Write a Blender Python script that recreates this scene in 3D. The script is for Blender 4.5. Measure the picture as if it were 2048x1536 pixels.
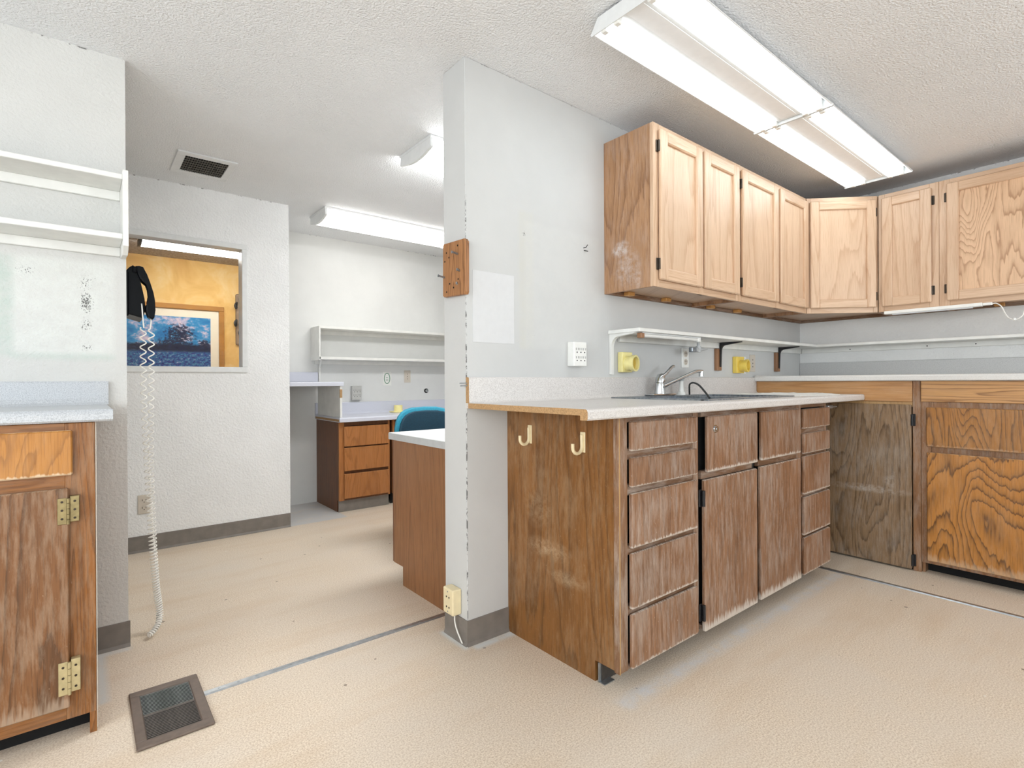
import bpy, bmesh, math, random
from mathutils import Matrix, Vector
random.seed(7)
S = bpy.context.scene
COL = S.collection
for o in list(bpy.data.objects): bpy.data.objects.remove(o)

# ------------------------------------------------------------------ camera, world, exposure
H = 2.44
yaw, pit, rol = math.radians(50.893), math.radians(-.0865), math.radians(-.3062)
FPX, CAMH = 1053.75, 1.0951
fw = Vector((math.cos(yaw)*math.cos(pit), math.sin(yaw)*math.cos(pit), math.sin(pit)))
rt = Vector((math.sin(yaw), -math.cos(yaw), 0)); up = rt.cross(fw)
rt, up = math.cos(rol)*rt+math.sin(rol)*up, -math.sin(rol)*rt+math.cos(rol)*up
cam_d = bpy.data.cameras.new('camera'); cam = bpy.data.objects.new('camera', cam_d); COL.objects.link(cam)
cam.matrix_world = Matrix(((rt.x, up.x, -fw.x, 0), (rt.y, up.y, -fw.y, 0), (rt.z, up.z, -fw.z, CAMH), (0, 0, 0, 1)))
cam_d.sensor_fit = 'HORIZONTAL'; cam_d.sensor_width = 36; cam_d.lens = FPX/2048*36
cam_d.shift_y = (764.12-768)/2048; cam_d.clip_start = .02
S.camera = cam
W = bpy.data.worlds.new('world'); S.world = W; W.use_nodes = True
W.node_tree.nodes['Background'].inputs[0].default_value = (.89, .95, 1, 1)
W.node_tree.nodes['Background'].inputs[1].default_value = 5.8
S.view_settings.view_transform = 'Standard'; S.view_settings.look = 'None'
S.view_settings.gamma = 1; S.view_settings.use_curve_mapping = False
S.view_settings.exposure = 0.2
TUBE, LENS, LENS_NEAR, LENS_FAR = 4.6, 4.2, 21.0, 13.0          # emission of bare tubes and wrap lenses
try:
    S.cycles.diffuse_bounces = 4; S.cycles.max_bounces = 7; S.cycles.use_denoising = True
    S.cycles.adaptive_threshold = .05; S.cycles.use_light_tree = False; S.cycles.caustics_reflective = False; S.cycles.caustics_refractive = False
    S.cycles.sample_clamp_indirect = 8; S.cycles.debug_use_spatial_splits = True
except Exception: pass

# ------------------------------------------------------------------ helpers
def lin(r, g, b):
    f = lambda c: (c/255/12.92) if c/255 <= .04045 else ((c/255+.055)/1.055)**2.4
    return (f(r), f(g), f(b), 1)

class G:
    """collects shapes in one bmesh; M maps local to world"""
    def __init__(s, M=None): s.bm = bmesh.new(); s.M = M
    def _fin(s, vs):
        if s.M is not None:
            for v in vs: v.co = s.M @ v.co
    def box(s, x0, x1, y0, y1, z0, z1, bev=0, seg=1, R=None):
        r = bmesh.ops.create_cube(s.bm, size=1); vs = r['verts']
        for v in vs: v.co = Vector(((x0+x1)/2+v.co.x*(x1-x0), (y0+y1)/2+v.co.y*(y1-y0), (z0+z1)/2+v.co.z*(z1-z0)))
        if bev:
            es = list({e for v in vs for e in v.link_edges})
            r = bmesh.ops.bevel(s.bm, geom=es, offset=bev, segments=seg, affect='EDGES', profile=.5)
            vs = list({v for v in r['verts']} | {v for v in vs if v.is_valid})
        if R is not None:
            for v in vs: v.co = R @ v.co
        s._fin(vs); return s
    def poly(s, pts, axis, a0, a1, bev=0):
        """polygon in the two other axes extruded along axis from a0 to a1"""
        def mk(p, a):
            return {'x': (a, p[0], p[1]), 'y': (p[0], a, p[1]), 'z': (p[0], p[1], a)}[axis]
        A = [s.bm.verts.new(mk(p, a0)) for p in pts]; B = [s.bm.verts.new(mk(p, a1)) for p in pts]
        n = len(pts); fs = [s.bm.faces.new(A), s.bm.faces.new(B[::-1])]
        for i in range(n): fs.append(s.bm.faces.new((A[i], A[(i+1) % n], B[(i+1) % n], B[i])))
        vs = A+B
        if bev:
            es = [e for f in fs[:2] for e in f.edges]
            r = bmesh.ops.bevel(s.bm, geom=es, offset=bev, segments=2, affect='EDGES', profile=.5)
            vs = list({v for v in r['verts']} | {v for v in vs if v.is_valid})
        s._fin(vs); return s
    def tube(s, pts, r, seg=8, cap=True):
        pts = [Vector(p) for p in pts]; n = len(pts)
        rs = r if isinstance(r, (list, tuple)) else [r]*n
        rings = []; u = None; allv = []
        for i, p in enumerate(pts):
            t = (pts[min(i+1, n-1)]-pts[max(i-1, 0)])
            if t.length < 1e-9: t = Vector((0, 0, 1))
            t.normalize()
            if u is None:
                u = t.orthogonal().normalized()
            else:
                u = (u-t*u.dot(t))
                u = u.normalized() if u.length > 1e-6 else t.orthogonal().normalized()
            w = t.cross(u)
            ring = [s.bm.verts.new(p+(u*math.cos(2*math.pi*k/seg)+w*math.sin(2*math.pi*k/seg))*rs[i]) for k in range(seg)]
            rings.append(ring); allv += ring
        for a, b in zip(rings, rings[1:]):
            for k in range(seg): s.bm.faces.new((a[k], a[(k+1) % seg], b[(k+1) % seg], b[k]))
        if cap:
            s.bm.faces.new(rings[0][::-1]); s.bm.faces.new(rings[-1])
        s._fin(allv); return s
    def cyl(s, p0, p1, r, seg=16, r1=None): return s.tube([p0, p1], [r, r if r1 is None else r1], seg)
    def ring(s, c, axis, ro, ri, l, seg=20):
        """hollow pipe piece from c along axis, length l"""
        ax = Vector(axis).normalized(); u = ax.orthogonal().normalized(); w = ax.cross(u); c = Vector(c)
        L = []
        for (rr, h) in ((ro, 0), (ro, l), (ri, l), (ri, 0)):
            L.append([s.bm.verts.new(c+ax*h+(u*math.cos(2*math.pi*k/seg)+w*math.sin(2*math.pi*k/seg))*rr) for k in range(seg)])
        for i in range(4):
            a, b = L[i], L[(i+1) % 4]
            for k in range(seg): s.bm.faces.new((a[k], a[(k+1) % seg], b[(k+1) % seg], b[k]))
        s._fin([v for q in L for v in q]); return s

def tagit(o, label=None, cat=None, group=None, kind=None):
    if label: o['label'] = label
    if cat: o['category'] = cat
    if group: o['group'] = group
    if kind: o['kind'] = kind
    return o

def build(name, g, mat, parent=None, smooth=False, label=None, kind=None):
    bm = g.bm
    bmesh.ops.recalc_face_normals(bm, faces=bm.faces)
    me = bpy.data.meshes.new(name)
    org = Vector((0, 0, 0)); q = parent
    while q is not None: org += q.location; q = q.parent
    own = Vector((0, 0, 0))
    if parent is None:
        co = [v.co for v in bm.verts]
        own = Vector(((min(c.x for c in co)+max(c.x for c in co))/2, (min(c.y for c in co)+max(c.y for c in co))/2, min(c.z for c in co)))
    bmesh.ops.translate(bm, verts=bm.verts, vec=-(org+own))
    bm.to_mesh(me); bm.free()
    me.materials.append(mat)
    if smooth:
        for p in me.polygons: p.use_smooth = True
        try: me.set_sharp_from_angle(angle=math.radians(40))
        except Exception: pass
    o = bpy.data.objects.new(name, me); COL.objects.link(o)
    o.location = own
    if parent is not None: o.parent = parent
    return tagit(o, label, kind=kind)

def thing(name, label, cat, loc, group=None):
    o = bpy.data.objects.new(name, None); COL.objects.link(o); o.location = loc; o.empty_display_size = .05
    return tagit(o, label, cat, group)

def top(name, g, mat, label, cat, group=None, kind=None, smooth=False):
    return tagit(build(name, g, mat, None, smooth), label, cat, group, kind)

# ------------------------------------------------------------------ materials
class Nt:
    def __init__(s, name):
        s.m = bpy.data.materials.new(name); s.m.use_nodes = True; s.t = s.m.node_tree
        s.b = s.t.nodes['Principled BSDF']; s.out = s.t.nodes['Material Output']
    def n(s, typ, ins=None, **pr):
        k = s.t.nodes.new('ShaderNode'+typ)
        for a, v in pr.items(): setattr(k, a, v)
        for i, v in (ins or {}).items(): s.put(k.inputs[i], v)
        return k
    def put(s, sock, v):
        if hasattr(v, 'is_linked') or isinstance(v, bpy.types.NodeSocket): s.t.links.new(v, sock)
        else: sock.default_value = v
    def math(s, op, a, b=0.0, c=None, clamp=False):
        k = s.n('Math', {0: a, 1: b}, operation=op); k.use_clamp = clamp
        if c is not None: s.put(k.inputs[2], c)
        return k.outputs[0]
    def mix(s, f, a, b, blend='MIX'):
        k = s.n('Mix', data_type='RGBA', blend_type=blend)
        s.put(k.inputs[0], f); s.put(k.inputs[6], a); s.put(k.inputs[7], b); return k.outputs[2]
    def ramp(s, f, stops, interp='LINEAR'):
        k = s.n('ValToRGB'); k.color_ramp.interpolation = interp
        el = k.color_ramp.elements
        while len(el) < len(stops): el.new(.5)
        for e, (p, c) in zip(el, stops):
            e.position = p; e.color = c if isinstance(c, tuple) else (c, c, c, 1)
        s.put(k.inputs[0], f); return k.outputs[0]
    def sep(s, kind='Object'):
        tc = s.n('TexCoord'); k = s.n('SeparateXYZ', {0: tc.outputs[kind]}); return tc, k.outputs
    def geo(s):
        g = s.n('NewGeometry'); k = s.n('SeparateXYZ', {0: g.outputs['Position']}); return g.outputs['Position'], k.outputs
    def vec(s, x, y, z=0.0):
        return s.n('CombineXYZ', {0: x, 1: y, 2: z}).outputs[0]
    def noise(s, v, scale, detail=2., rough=.5, dist=0.):
        k = s.n('TexNoise', {'Vector': v, 'Scale': scale, 'Detail': detail, 'Roughness': rough, 'Distortion': dist}); return k.outputs['Fac']
    def band(s, v, lo, hi, soft):
        """1 inside lo..hi with soft edges"""
        a = s.n('MapRange', {0: v, 1: lo-soft, 2: lo+soft, 3: 0., 4: 1.}).outputs[0]
        b = s.n('MapRange', {0: v, 1: hi-soft, 2: hi+soft, 3: 1., 4: 0.}).outputs[0]
        return s.math('MULTIPLY', a, b)
    def step(s, v, lo, hi):
        return s.n('MapRange', {0: v, 1: lo, 2: hi, 3: 0., 4: 1.}).outputs[0]
    def fin(s, col=None, rough=None, metal=None, bump=None, bs=.2, bd=.002, spec=None):
        if col is not None: s.put(s.b.inputs['Base Color'], col)
        if rough is not None: s.put(s.b.inputs['Roughness'], rough)
        if metal is not None: s.put(s.b.inputs['Metallic'], metal)
        if spec is not None: s.put(s.b.inputs['Specular IOR Level'], spec)
        if bump is not None:
            k = s.n('Bump', {'Strength': bs, 'Distance': bd, 'Height': bump}); s.t.links.new(k.outputs[0], s.b.inputs['Normal'])
        return s.m

def plain(name, c, rough=.5, metal=0., var=.06, scale=30., spec=None, bump=0.):
    t = Nt(name); tc = t.n('TexCoord').outputs['Object']
    n = t.noise(tc, scale, 3)
    f = t.step(n, .3, .7)
    d = tuple(max(0, x*(1-var)) for x in c[:3])+(1,); e = tuple(min(1, x*(1+var)) for x in c[:3])+(1,)
    return t.fin(t.mix(f, d, e), rough, metal, n if bump else None, bump, .001, spec)

def emis(name, c, st):
    t = Nt(name); t.fin(c, .4)
    t.put(t.b.inputs['Emission Color'], c); t.put(t.b.inputs['Emission Strength'], st); return t.m

def wood(name, base, dark, grain='v', ring=7., rs=.55, sx=3.2, sz=.55, pore=.35, wear=0., wearc=lin(196, 180, 162), edge=0., rough=.42, tone=.25, dist=.25, bandw=None, wscale=9., scuffs=(), flat=0.):
    t = Nt(name); tc, o = t.sep()
    rnd = t.n('ObjectInfo').outputs['Random']
    h = t.math('MULTIPLY_ADD', o[1], -.73, o[0])
    a, b = (h, o[2]) if grain == 'v' else (o[2], h)
    off = t.math('MULTIPLY', rnd, 37.)
    v1 = t.vec(t.math('MULTIPLY_ADD', a, sx, off), t.math('MULTIPLY_ADD', b, sz, off), off)
    big = t.noise(v1, 1., 1.5, .45, dist)
    jag = t.noise(t.vec(t.math('MULTIPLY', a, 90.), t.math('MULTIPLY', b, 7.), off), 1., 2)
    q = t.math('MULTIPLY_ADD', jag, .035, big)
    rg = t.math('FRACT', t.math('MULTIPLY', q, ring*2.2))
    rv = t.ramp(rg, [(0, 1.), (.07, .9), (.22, .34), (.55, .05), (.93, 0.), (1., .6)])
    fine = t.noise(t.vec(t.math('MULTIPLY', a, 260.), t.math('MULTIPLY', b, 9.), off), 1., 2, .6)
    pr = t.step(fine, .50, .64)
    ton = t.step(t.noise(t.vec(t.math('MULTIPLY_ADD', a, 5., off), t.math('MULTIPLY_ADD', b, 1.6, off), 3.), 1., 3), .3, .7)
    base2 = tuple(x*(1-tone) for x in base[:3])+(1,)
    col = t.mix(ton, base, base2)
    col = t.mix(t.math('MULTIPLY', rv, rs), col, dark)
    col = t.mix(t.math('MULTIPLY', pr, pore), col, dark)
    ro = rough
    if wear or edge or scuffs:
        nz = t.noise(t.vec(t.math('MULTIPLY_ADD', a, wscale*6, off), t.math('MULTIPLY_ADD', b, wscale*.9, off), off), 1., 5, .72)
        cl = t.noise(t.vec(t.math('MULTIPLY_ADD', a, 3.5, off), t.math('MULTIPLY_ADD', b, 3.5, off), 9.), 1., 2)
        wv = t.math('MULTIPLY', t.step(t.math('MULTIPLY_ADD', cl, .5, nz), .68, .98), wear)
        spk = t.noise(t.vec(t.math('MULTIPLY', a, 170.), t.math('MULTIPLY', b, 70.), off), 1., 1)
        wv = t.math('MAXIMUM', wv, t.math('MULTIPLY', t.step(spk, .74, .80), min(1, wear*.9)))
        if edge:
            ge = t.n('SeparateXYZ', {0: tc.outputs['Generated']}).outputs[2]
            em = t.n('MapRange', {0: ge, 1: 0., 2: .12, 3: 1., 4: 0.}).outputs[0]
            em2 = t.n('MapRange', {0: ge, 1: .985, 2: 1., 3: 0., 4: .7}).outputs[0]
            em = t.math('MAXIMUM', em, em2)
            frill = t.noise(t.vec(t.math('MULTIPLY', a, 120.), t.math('MULTIPLY', b, 14.), off), 1., 2)
            wv = t.math('MAXIMUM', wv, t.math('MULTIPLY', t.step(t.math('MULTIPLY_ADD', em, .8, frill), .85, 1.15), edge))
        if scuffs:
            P, p = t.geo(); cn = t.noise(P, 38., 5, .75)
            for (cx, cy, cz, rx, ry, rz, st) in scuffs:
                dx = t.math('DIVIDE', t.math('SUBTRACT', p[0], cx), rx); dy = t.math('DIVIDE', t.math('SUBTRACT', p[1], cy), ry); dz = t.math('DIVIDE', t.math('SUBTRACT', p[2], cz), rz)
                d2 = t.math('ADD', t.math('ADD', t.math('MULTIPLY', dx, dx), t.math('MULTIPLY', dy, dy)), t.math('MULTIPLY', dz, dz))
                mk = t.n('MapRange', {0: d2, 1: 0., 2: 1., 3: 1., 4: 0.}).outputs[0]
                wv = t.math('MAXIMUM', wv, t.math('MULTIPLY', t.math('MULTIPLY', mk, t.step(cn, .35, .7)), st))
        col = t.mix(wv, col, wearc)
        ro = t.math('MULTIPLY_ADD', wv, .3, rough)
    return t.fin(col, ro, 0., t.math('ADD', t.math('MULTIPLY', pr, -.6), t.math('MULTIPLY', rv, -.4)), .25, .0006, .4)

def wallpaint(name, c, gs=70., bs=.25, bd=.003, cracks=True, edges=(), marks=(), stain=.04, c2=None, patch=()):
    t = Nt(name); P, p = t.geo()
    n = t.noise(P, gs, 2, .5)
    lo = t.noise(P, 2.3, 4, .6)
    d = tuple(x*(1-stain*2.2) for x in c[:3])+(1,)
    col = t.mix(t.step(lo, .35, .75), c, c2 or d)
    mk = None
    def add(m):
        nonlocal mk
        mk = m if mk is None else t.math('MAXIMUM', mk, m)
    if cracks:
        cn = t.noise(P, 26., 4, .8)
        add(t.math('MULTIPLY', t.step(p[2], H-.006, H-.003), t.step(cn, .56, .62)))
    for (x, y) in edges:
        e = t.math('MULTIPLY', t.band(p[0], x-.05, x+.0035, .0008), t.band(p[1], y-.004, y+.004, .0008))
        e2 = t.math('MULTIPLY', t.band(p[0], x-.004, x+.004, .0008), t.band(p[1], y-.004, y+.004, .0012))
        en = t.noise(t.vec(t.math('MULTIPLY', p[0], 60.), t.math('MULTIPLY', p[1], 60.), t.math('MULTIPLY', p[2], 30.)), 1., 4, .8)
        add(t.math('MULTIPLY', t.math('MULTIPLY', e2, t.step(en, .50, .56)), t.band(p[2], .1, 1.85, .1)))
    for (cx, cz, rx, rz, thr) in marks:
        dx = t.math('DIVIDE', t.math('SUBTRACT', p[0], cx), rx); dz = t.math('DIVIDE', t.math('SUBTRACT', p[2], cz), rz)
        d2 = t.math('ADD', t.math('MULTIPLY', dx, dx), t.math('MULTIPLY', dz, dz))
        m = t.n('MapRange', {0: d2, 1: 0., 2: 1., 3: 1., 4: 0.}).outputs[0]
        sn = t.noise(t.vec(t.math('MULTIPLY', p[0], 170.), 0., t.math('MULTIPLY', p[2], 120.)), 1., 3, .7)
        add(t.step(t.math('MULTIPLY_ADD', m, .25, sn), thr, thr+.05))
    if patch:
        pn = t.noise(P, 20., 4, .7)
        for (x0, x1, z0, z1, pc, st) in patch:
            m = t.math('MULTIPLY', t.band(p[0], x0, x1, .012), t.band(p[2], z0, z1, .012))
            m = t.math('MULTIPLY', m, t.math('MULTIPLY', t.step(pn, .15, .65), st))
            col = t.mix(m, col, pc)
    if mk is not None: col = t.mix(t.math('MULTIPLY', mk, .85), col, lin(62, 60, 58))
    return t.fin(col, .75, 0., n, bs, bd, .25)

def laminate(name, c, c2, amt=.5, rough=.35):
    t = Nt(name); P, p = t.geo()
    n = t.noise(P, 300., 2, .7); n2 = t.noise(P, 1.8, 3)
    col = t.mix(t.math('MULTIPLY', t.step(n, .42, .66), amt), c, c2)
    col = t.mix(t.math('MULTIPLY', t.step(n2, .4, .8), .12), col, lin(170, 165, 160))
    return t.fin(col, rough, 0., None, 0, 0, .5)

M = {}
M['wall'] = wallpaint('wall_paint', lin(238, 238, 236), 85, .8, .005)
M['wall_left'] = wallpaint('wall_paint_marked', lin(214, 213, 209), 85, .7, .005, marks=[(.01, 1.50, .045, .07, .80), (.01, 1.42, .03, .06, .70), (.012, 1.33, .035, .05, .77), (.01, 1.24, .03, .03, .78), (-.17, 1.53, .05, .04, .80)],
    patch=[(-.21, .098, 1.205, 1.585, lin(222, 224, 219), .8), (-.6, -.205, 1.2, 1.58, lin(190, 203, 194), .8), (-.205, .10, 1.19, 1.212, lin(194, 204, 196), .9)])
M['wall_mid'] = wallpaint('wall_paint_orange_peel', lin(242, 242, 241), 85, 1.0, .006)
M['wall_part'] = wallpaint('wall_paint_chipped_corner', lin(205, 205, 203), 90, .16, .002, edges=[(1.227, 1.809)], stain=.035,
    marks=[(1.545, 1.76, .02, .03, .78), (1.60, 1.30, .02, .05, .86)], patch=[(1.515, 1.60, 1.24, 1.86, lin(204, 202, 192), .6), (1.55, 2.05, 1.25, 1.82, lin(209, 209, 206), .5)])
M['wall_back'] = wallpaint('wall_paint_smooth', lin(226, 226, 223), 80, .15, .002)
M['yellow'] = None
M['ceil'] = wallpaint('ceiling_texture', lin(240, 241, 242), 120, 1.0, .0075, cracks=False, stain=.02)
M['white'] = plain('white_painted_board', lin(232, 231, 226), .45, var=.05, scale=14)
M['whitem'] = plain('white_enamel_metal', lin(226, 227, 226), .3, var=.03)
M['reflector'] = plain('white_reflector_enamel', lin(238, 238, 238), .35, var=.02)
M['greym'] = plain('grey_enamel_metal', lin(188, 190, 190), .4, var=.04)
M['gap'] = plain('black_cavity', lin(14, 13, 13), .9)
M['base'] = plain('taupe_vinyl_base', lin(124, 117, 110), .5, var=.12, scale=18)
M['tan'] = plain('particle_board', lin(176, 140, 98), .85, var=.28, scale=260, bump=.4)
M['grill'] = plain('dim_vent_metal', lin(104, 100, 92), .6, var=.1)
M['toe'] = plain('dark_toe_board', lin(64, 58, 52), .8, var=.2)
M['alu'] = plain('aluminium_strip', lin(176, 180, 184), .35, .9, var=.12, scale=60)
M['chrome'] = plain('chrome', lin(205, 208, 210), .14, 1., var=.06, scale=60)
M['steel'] = plain('dusty_stainless_steel', lin(150, 156, 162), .38, .85, var=.3, scale=70)
M['bronze'] = plain('dark_bronze_hinge', lin(66, 58, 50), .4, .7, var=.2)
M['brass'] = plain('antique_brass', lin(150, 136, 98), .38, .8, var=.2, scale=60)
M['brassl'] = plain('pale_brass', lin(196, 182, 140), .4, .6, var=.1, scale=60)
M['blackm'] = plain('black_metal', lin(40, 40, 42), .45, .4, var=.1)
M['blackp'] = plain('black_plastic', lin(9, 12, 16), .35, var=.1, spec=.12)
M['rubber'] = plain('black_rubber', lin(34, 36, 36), .6)
M['ivory'] = plain('ivory_plastic', lin(232, 216, 176), .4, var=.05)
M['beige'] = plain('beige_plastic', lin(206, 196, 182), .45, var=.04)
M['greyp'] = plain('grey_plastic', lin(190, 189, 184), .45, var=.04)
M['whitep'] = plain('white_plastic', lin(236, 235, 230), .35, var=.03)
M['cordw'] = plain('white_cord_vinyl', lin(236, 233, 226), .4, var=.03)
M['yellowp'] = plain('yellow_plastic', lin(238, 208, 96), .4, var=.06)
M['yellowl'] = plain('pale_yellow_plastic', lin(242, 230, 160), .4, var=.05)
M['brownm'] = plain('brown_enamel_metal', lin(112, 98, 88), .5, .2, var=.12, scale=40)
M['slatd'] = plain('worn_brown_slat', lin(112, 104, 98), .5, .4, var=.15, scale=50)
M['slatl'] = plain('scuffed_grey_slat', lin(150, 152, 148), .45, .5, var=.25, scale=50)  # lighter colour stands in for light caught by the tilted far slats
M['teal'] = plain('teal_fabric_edge', lin(40, 140, 166), .6, var=.12, scale=120)
M['navy'] = plain('dark_teal_fabric', lin(14, 54, 72), .8, var=.2, scale=150)
M['mat'] = plain('cream_mat_board', lin(240, 234, 216), .7, var=.02)
M['fgold'] = wood('golden_frame_wood', lin(192, 136, 58), lin(150, 98, 36), 'h', 5, .3)
M['keyb'] = plain('tan_board', lin(150, 128, 104), .6, var=.1)
M['green'] = plain('green_print', lin(90, 140, 110), .5)
M['lam_l'] = laminate('blue_grey_laminate', lin(198, 201, 204), lin(146, 150, 156), .7)
M['lam_s'] = laminate('warm_grey_laminate', lin(222, 218, 214), lin(166, 158, 153), .6)
M['lam_r'] = laminate('pale_grey_laminate', lin(222, 220, 216), lin(190, 187, 184), .4)
M['lam_b'] = laminate('blue_white_laminate', lin(212, 214, 224), lin(190, 192, 206), .35)
M['lam_w'] = laminate('white_laminate', lin(236, 236, 234), lin(222, 222, 222), .3)
M['lam_g'] = laminate('grey_board_laminate', lin(200, 200, 198), lin(164, 164, 164), .6)

LO, LD = lin(220, 188, 158), lin(172, 128, 92)
M['up_v'] = wood('light_oak_vertical', LO, LD, 'v', 5, .40, 4.5, .5, .28, tone=.10, rough=.34)
M['up_h'] = wood('light_oak_horizontal', LO, LD, 'h', 4, .35, 4.5, .5, .28, tone=.10, rough=.34)
M['up_side'] = wood('oak_end_panel', lin(176, 134, 98), lin(116, 78, 50), 'v', 8, .6, 4.5, .7, .4, tone=.12, wear=.12, wearc=lin(222, 220, 220),
    scuffs=[(2.09, 1.70, 1.75, .1, .07, .05, .85), (2.09, 1.66, 1.65, .1, .10, .12, .45), (2.09, 1.60, 1.60, .1, .03, .08, .5)])
M['up_big'] = wood('bold_grain_oak', lin(224, 186, 150), lin(156, 112, 78), 'v', 13, .72, 3.6, .95, .22, tone=.08, dist=.6, rough=.34)
WC = lin(206, 196, 184)
M['dk_v'] = wood('worn_dark_oak_vertical', lin(148, 108, 78), lin(92, 62, 42), 'v', 5, .38, 4.5, .4, .5, wear=.36, edge=.85, wearc=WC, tone=.22, rough=.5)
M['dk_f'] = wood('worn_dark_oak_frame', lin(142, 104, 74), lin(92, 64, 44), 'v', 4, .3, 4.5, .4, .5, wear=.42, wearc=WC, tone=.2, rough=.55)
M['dk_h'] = wood('worn_dark_oak_rail', lin(132, 96, 68), lin(86, 60, 42), 'h', 4, .3, 4.5, .4, .5, wear=.4, wearc=WC, tone=.2, rough=.55)
M['dk_side'] = wood('oak_side_panel_scuffed', lin(138, 92, 46), lin(80, 50, 22), 'v', 7, .6, 6, .5, .35, wear=.22, wearc=lin(204, 180, 146), tone=.2,
    scuffs=[(1.445, 1.55, .42, .1, .16, .05, .6), (1.445, 1.60, .58, .1, .12, .10, .35), (1.445, 1.45, .33, .1, .14, .04, .5)])
M['strip'] = wood('pale_edge_wood', lin(196, 158, 108), lin(150, 112, 70), 'v', 3, .25, tone=.1)
M['gold_v'] = wood('golden_oak_bold', lin(190, 128, 58), lin(88, 56, 26), 'v', 10, .9, 4.2, 1.15, .3, wear=.14, edge=.5, wearc=lin(206, 180, 150), tone=.12, dist=.7)
M['gold_vd'] = wood('golden_oak_fine', lin(174, 118, 56), lin(90, 60, 32), 'v', 11, .85, 6, .9, .35, wear=.16, edge=.35, wearc=lin(206, 180, 150), tone=.12, dist=.6)
M['gold_h'] = wood('golden_oak_horizontal', lin(206, 156, 100), lin(122, 80, 44), 'h', 8, .75, 9, .6, .2, wear=.1, tone=.1)
M['gold_h2'] = wood('honey_oak_horizontal', lin(196, 146, 94), lin(150, 102, 60), 'h', 7, .45, 9, .4, .3, wear=.18, wearc=lin(222, 200, 172), tone=.1)
M['gold_f'] = wood('brown_oak_frame', lin(152, 110, 74), lin(98, 66, 42), 'v', 4, .4, 5, .4, .45, wear=.35, wearc=WC, tone=.18)
M['blind'] = wood('grey_worn_oak', lin(150, 122, 92), lin(82, 62, 42), 'v', 9, .75, 5, .9, .45, wear=.26, wearc=lin(200, 192, 182), tone=.2, dist=.5,
    scuffs=[(3.66, 1.1, .44, .1, .25, .03, .7), (3.66, 1.0, .50, .1, .04, .12, .5)])
M['lc_v'] = wood('left_cabinet_oak', lin(134, 90, 54), lin(80, 54, 34), 'v', 6, .75, 4.5, .6, .4, wear=.3, edge=.4, wearc=lin(206, 186, 162), tone=.18, dist=.4)
M['lc_d'] = wood('left_drawer_oak', lin(190, 130, 62), lin(128, 80, 34), 'v', 8, .55, 6, 1.2, .3, wear=.08, edge=.8, wearc=lin(226, 206, 176), tone=.12, dist=.6)
M['lc_f'] = wood('left_frame_oak', lin(148, 94, 44), lin(92, 56, 26), 'v', 8, .7, 16, .5, .4, wear=.2, wearc=lin(206, 186, 160), tone=.15)
M['lc_h'] = wood('left_rail_oak', lin(156, 102, 52), lin(98, 60, 30), 'h', 6, .5, 10, .5, .4, wear=.12, tone=.15)
M['far_v'] = wood('far_drawer_oak', lin(180, 118, 66), lin(130, 80, 40), 'v', 7, .5, 5, .8, .3, tone=.12, wear=.05, dist=.4)
M['far_s'] = wood('far_panel_oak', lin(122, 78, 48), lin(78, 46, 28), 'v', 5, .4, 8, .5, .35, tone=.2)
M['desk'] = wood('desk_panel_oak', lin(150, 102, 64), lin(108, 70, 42), 'v', 5, .45, 6, .35, .4, tone=.12, wear=.1, wearc=lin(196, 160, 120))
M['pine'] = wood('pine_block', lin(176, 124, 80), lin(112, 72, 40), 'v', 9, .8, 12, 1., .3, tone=.15, wear=.08, wearc=lin(90, 70, 50))
M['wblock'] = wood('brown_wood_block', lin(158, 116, 84), lin(120, 84, 58), 'v', 3, .3, tone=.1)
M['cblock'] = wood('orange_wood_block', lin(212, 158, 92), lin(170, 116, 58), 'v', 3, .3, tone=.1)

t = Nt('yellow_faux_finish'); P, p = t.geo()
n1 = t.noise(P, 3.2, 5, .65, .8)
M['yellow'] = t.fin(t.ramp(n1, [(.25, lin(214, 166, 84)), (.5, lin(232, 192, 116)), (.75, lin(240, 216, 160))]), .7)
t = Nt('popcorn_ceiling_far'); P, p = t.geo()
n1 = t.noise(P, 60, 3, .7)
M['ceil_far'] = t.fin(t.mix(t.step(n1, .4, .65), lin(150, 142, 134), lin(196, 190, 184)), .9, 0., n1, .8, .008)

t = Nt('linoleum'); P, p = t.geo()
sp = t.noise(P, 190., 3, .7); mid = t.noise(P, 1.6, 5, .6); streak = t.noise(t.vec(t.math('MULTIPLY', p[0], 1.2), t.math('MULTIPLY', p[1], 5.)), 1., 4, .6)
col = t.mix(t.step(sp, .40, .66), lin(234, 219, 199), lin(190, 168, 143))
col = t.mix(t.math('MULTIPLY', t.step(mid, .42, .75), .42), col, lin(214, 206, 196))
col = t.mix(t.math('MULTIPLY', t.step(streak, .5, .8), .45), col, lin(198, 168, 132))
vo = t.n('TexVoronoi', {'Vector': P, 'Scale': 9., 'Randomness': 1.}); c_ = t.n('SeparateColor', {0: vo.outputs['Color']})
dn = t.math('MULTIPLY', t.math('LESS_THAN', vo.outputs['Distance'], t.math('MULTIPLY', c_.outputs[1], .075)), t.math('GREATER_THAN', c_.outputs[0], .35))
col = t.mix(t.math('MULTIPLY', dn, .75), col, lin(104, 84, 64))
vo2 = t.n('TexVoronoi', {'Vector': P, 'Scale': 7., 'Randomness': 1.}); c2_ = t.n('SeparateColor', {0: vo2.outputs['Color']})
wn = t.noise(P, 40., 3, .7)
wd = t.math('MULTIPLY', t.math('LESS_THAN', t.math('MULTIPLY_ADD', wn, .09, vo2.outputs['Distance']), t.math('MULTIPLY_ADD', c2_.outputs[1], .06, .035)), t.math('GREATER_THAN', c2_.outputs[0], .62))
col = t.mix(t.math('MULTIPLY', wd, .8), col, lin(238, 234, 226))
gn = t.noise(P, 9., 5, .75)
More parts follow.
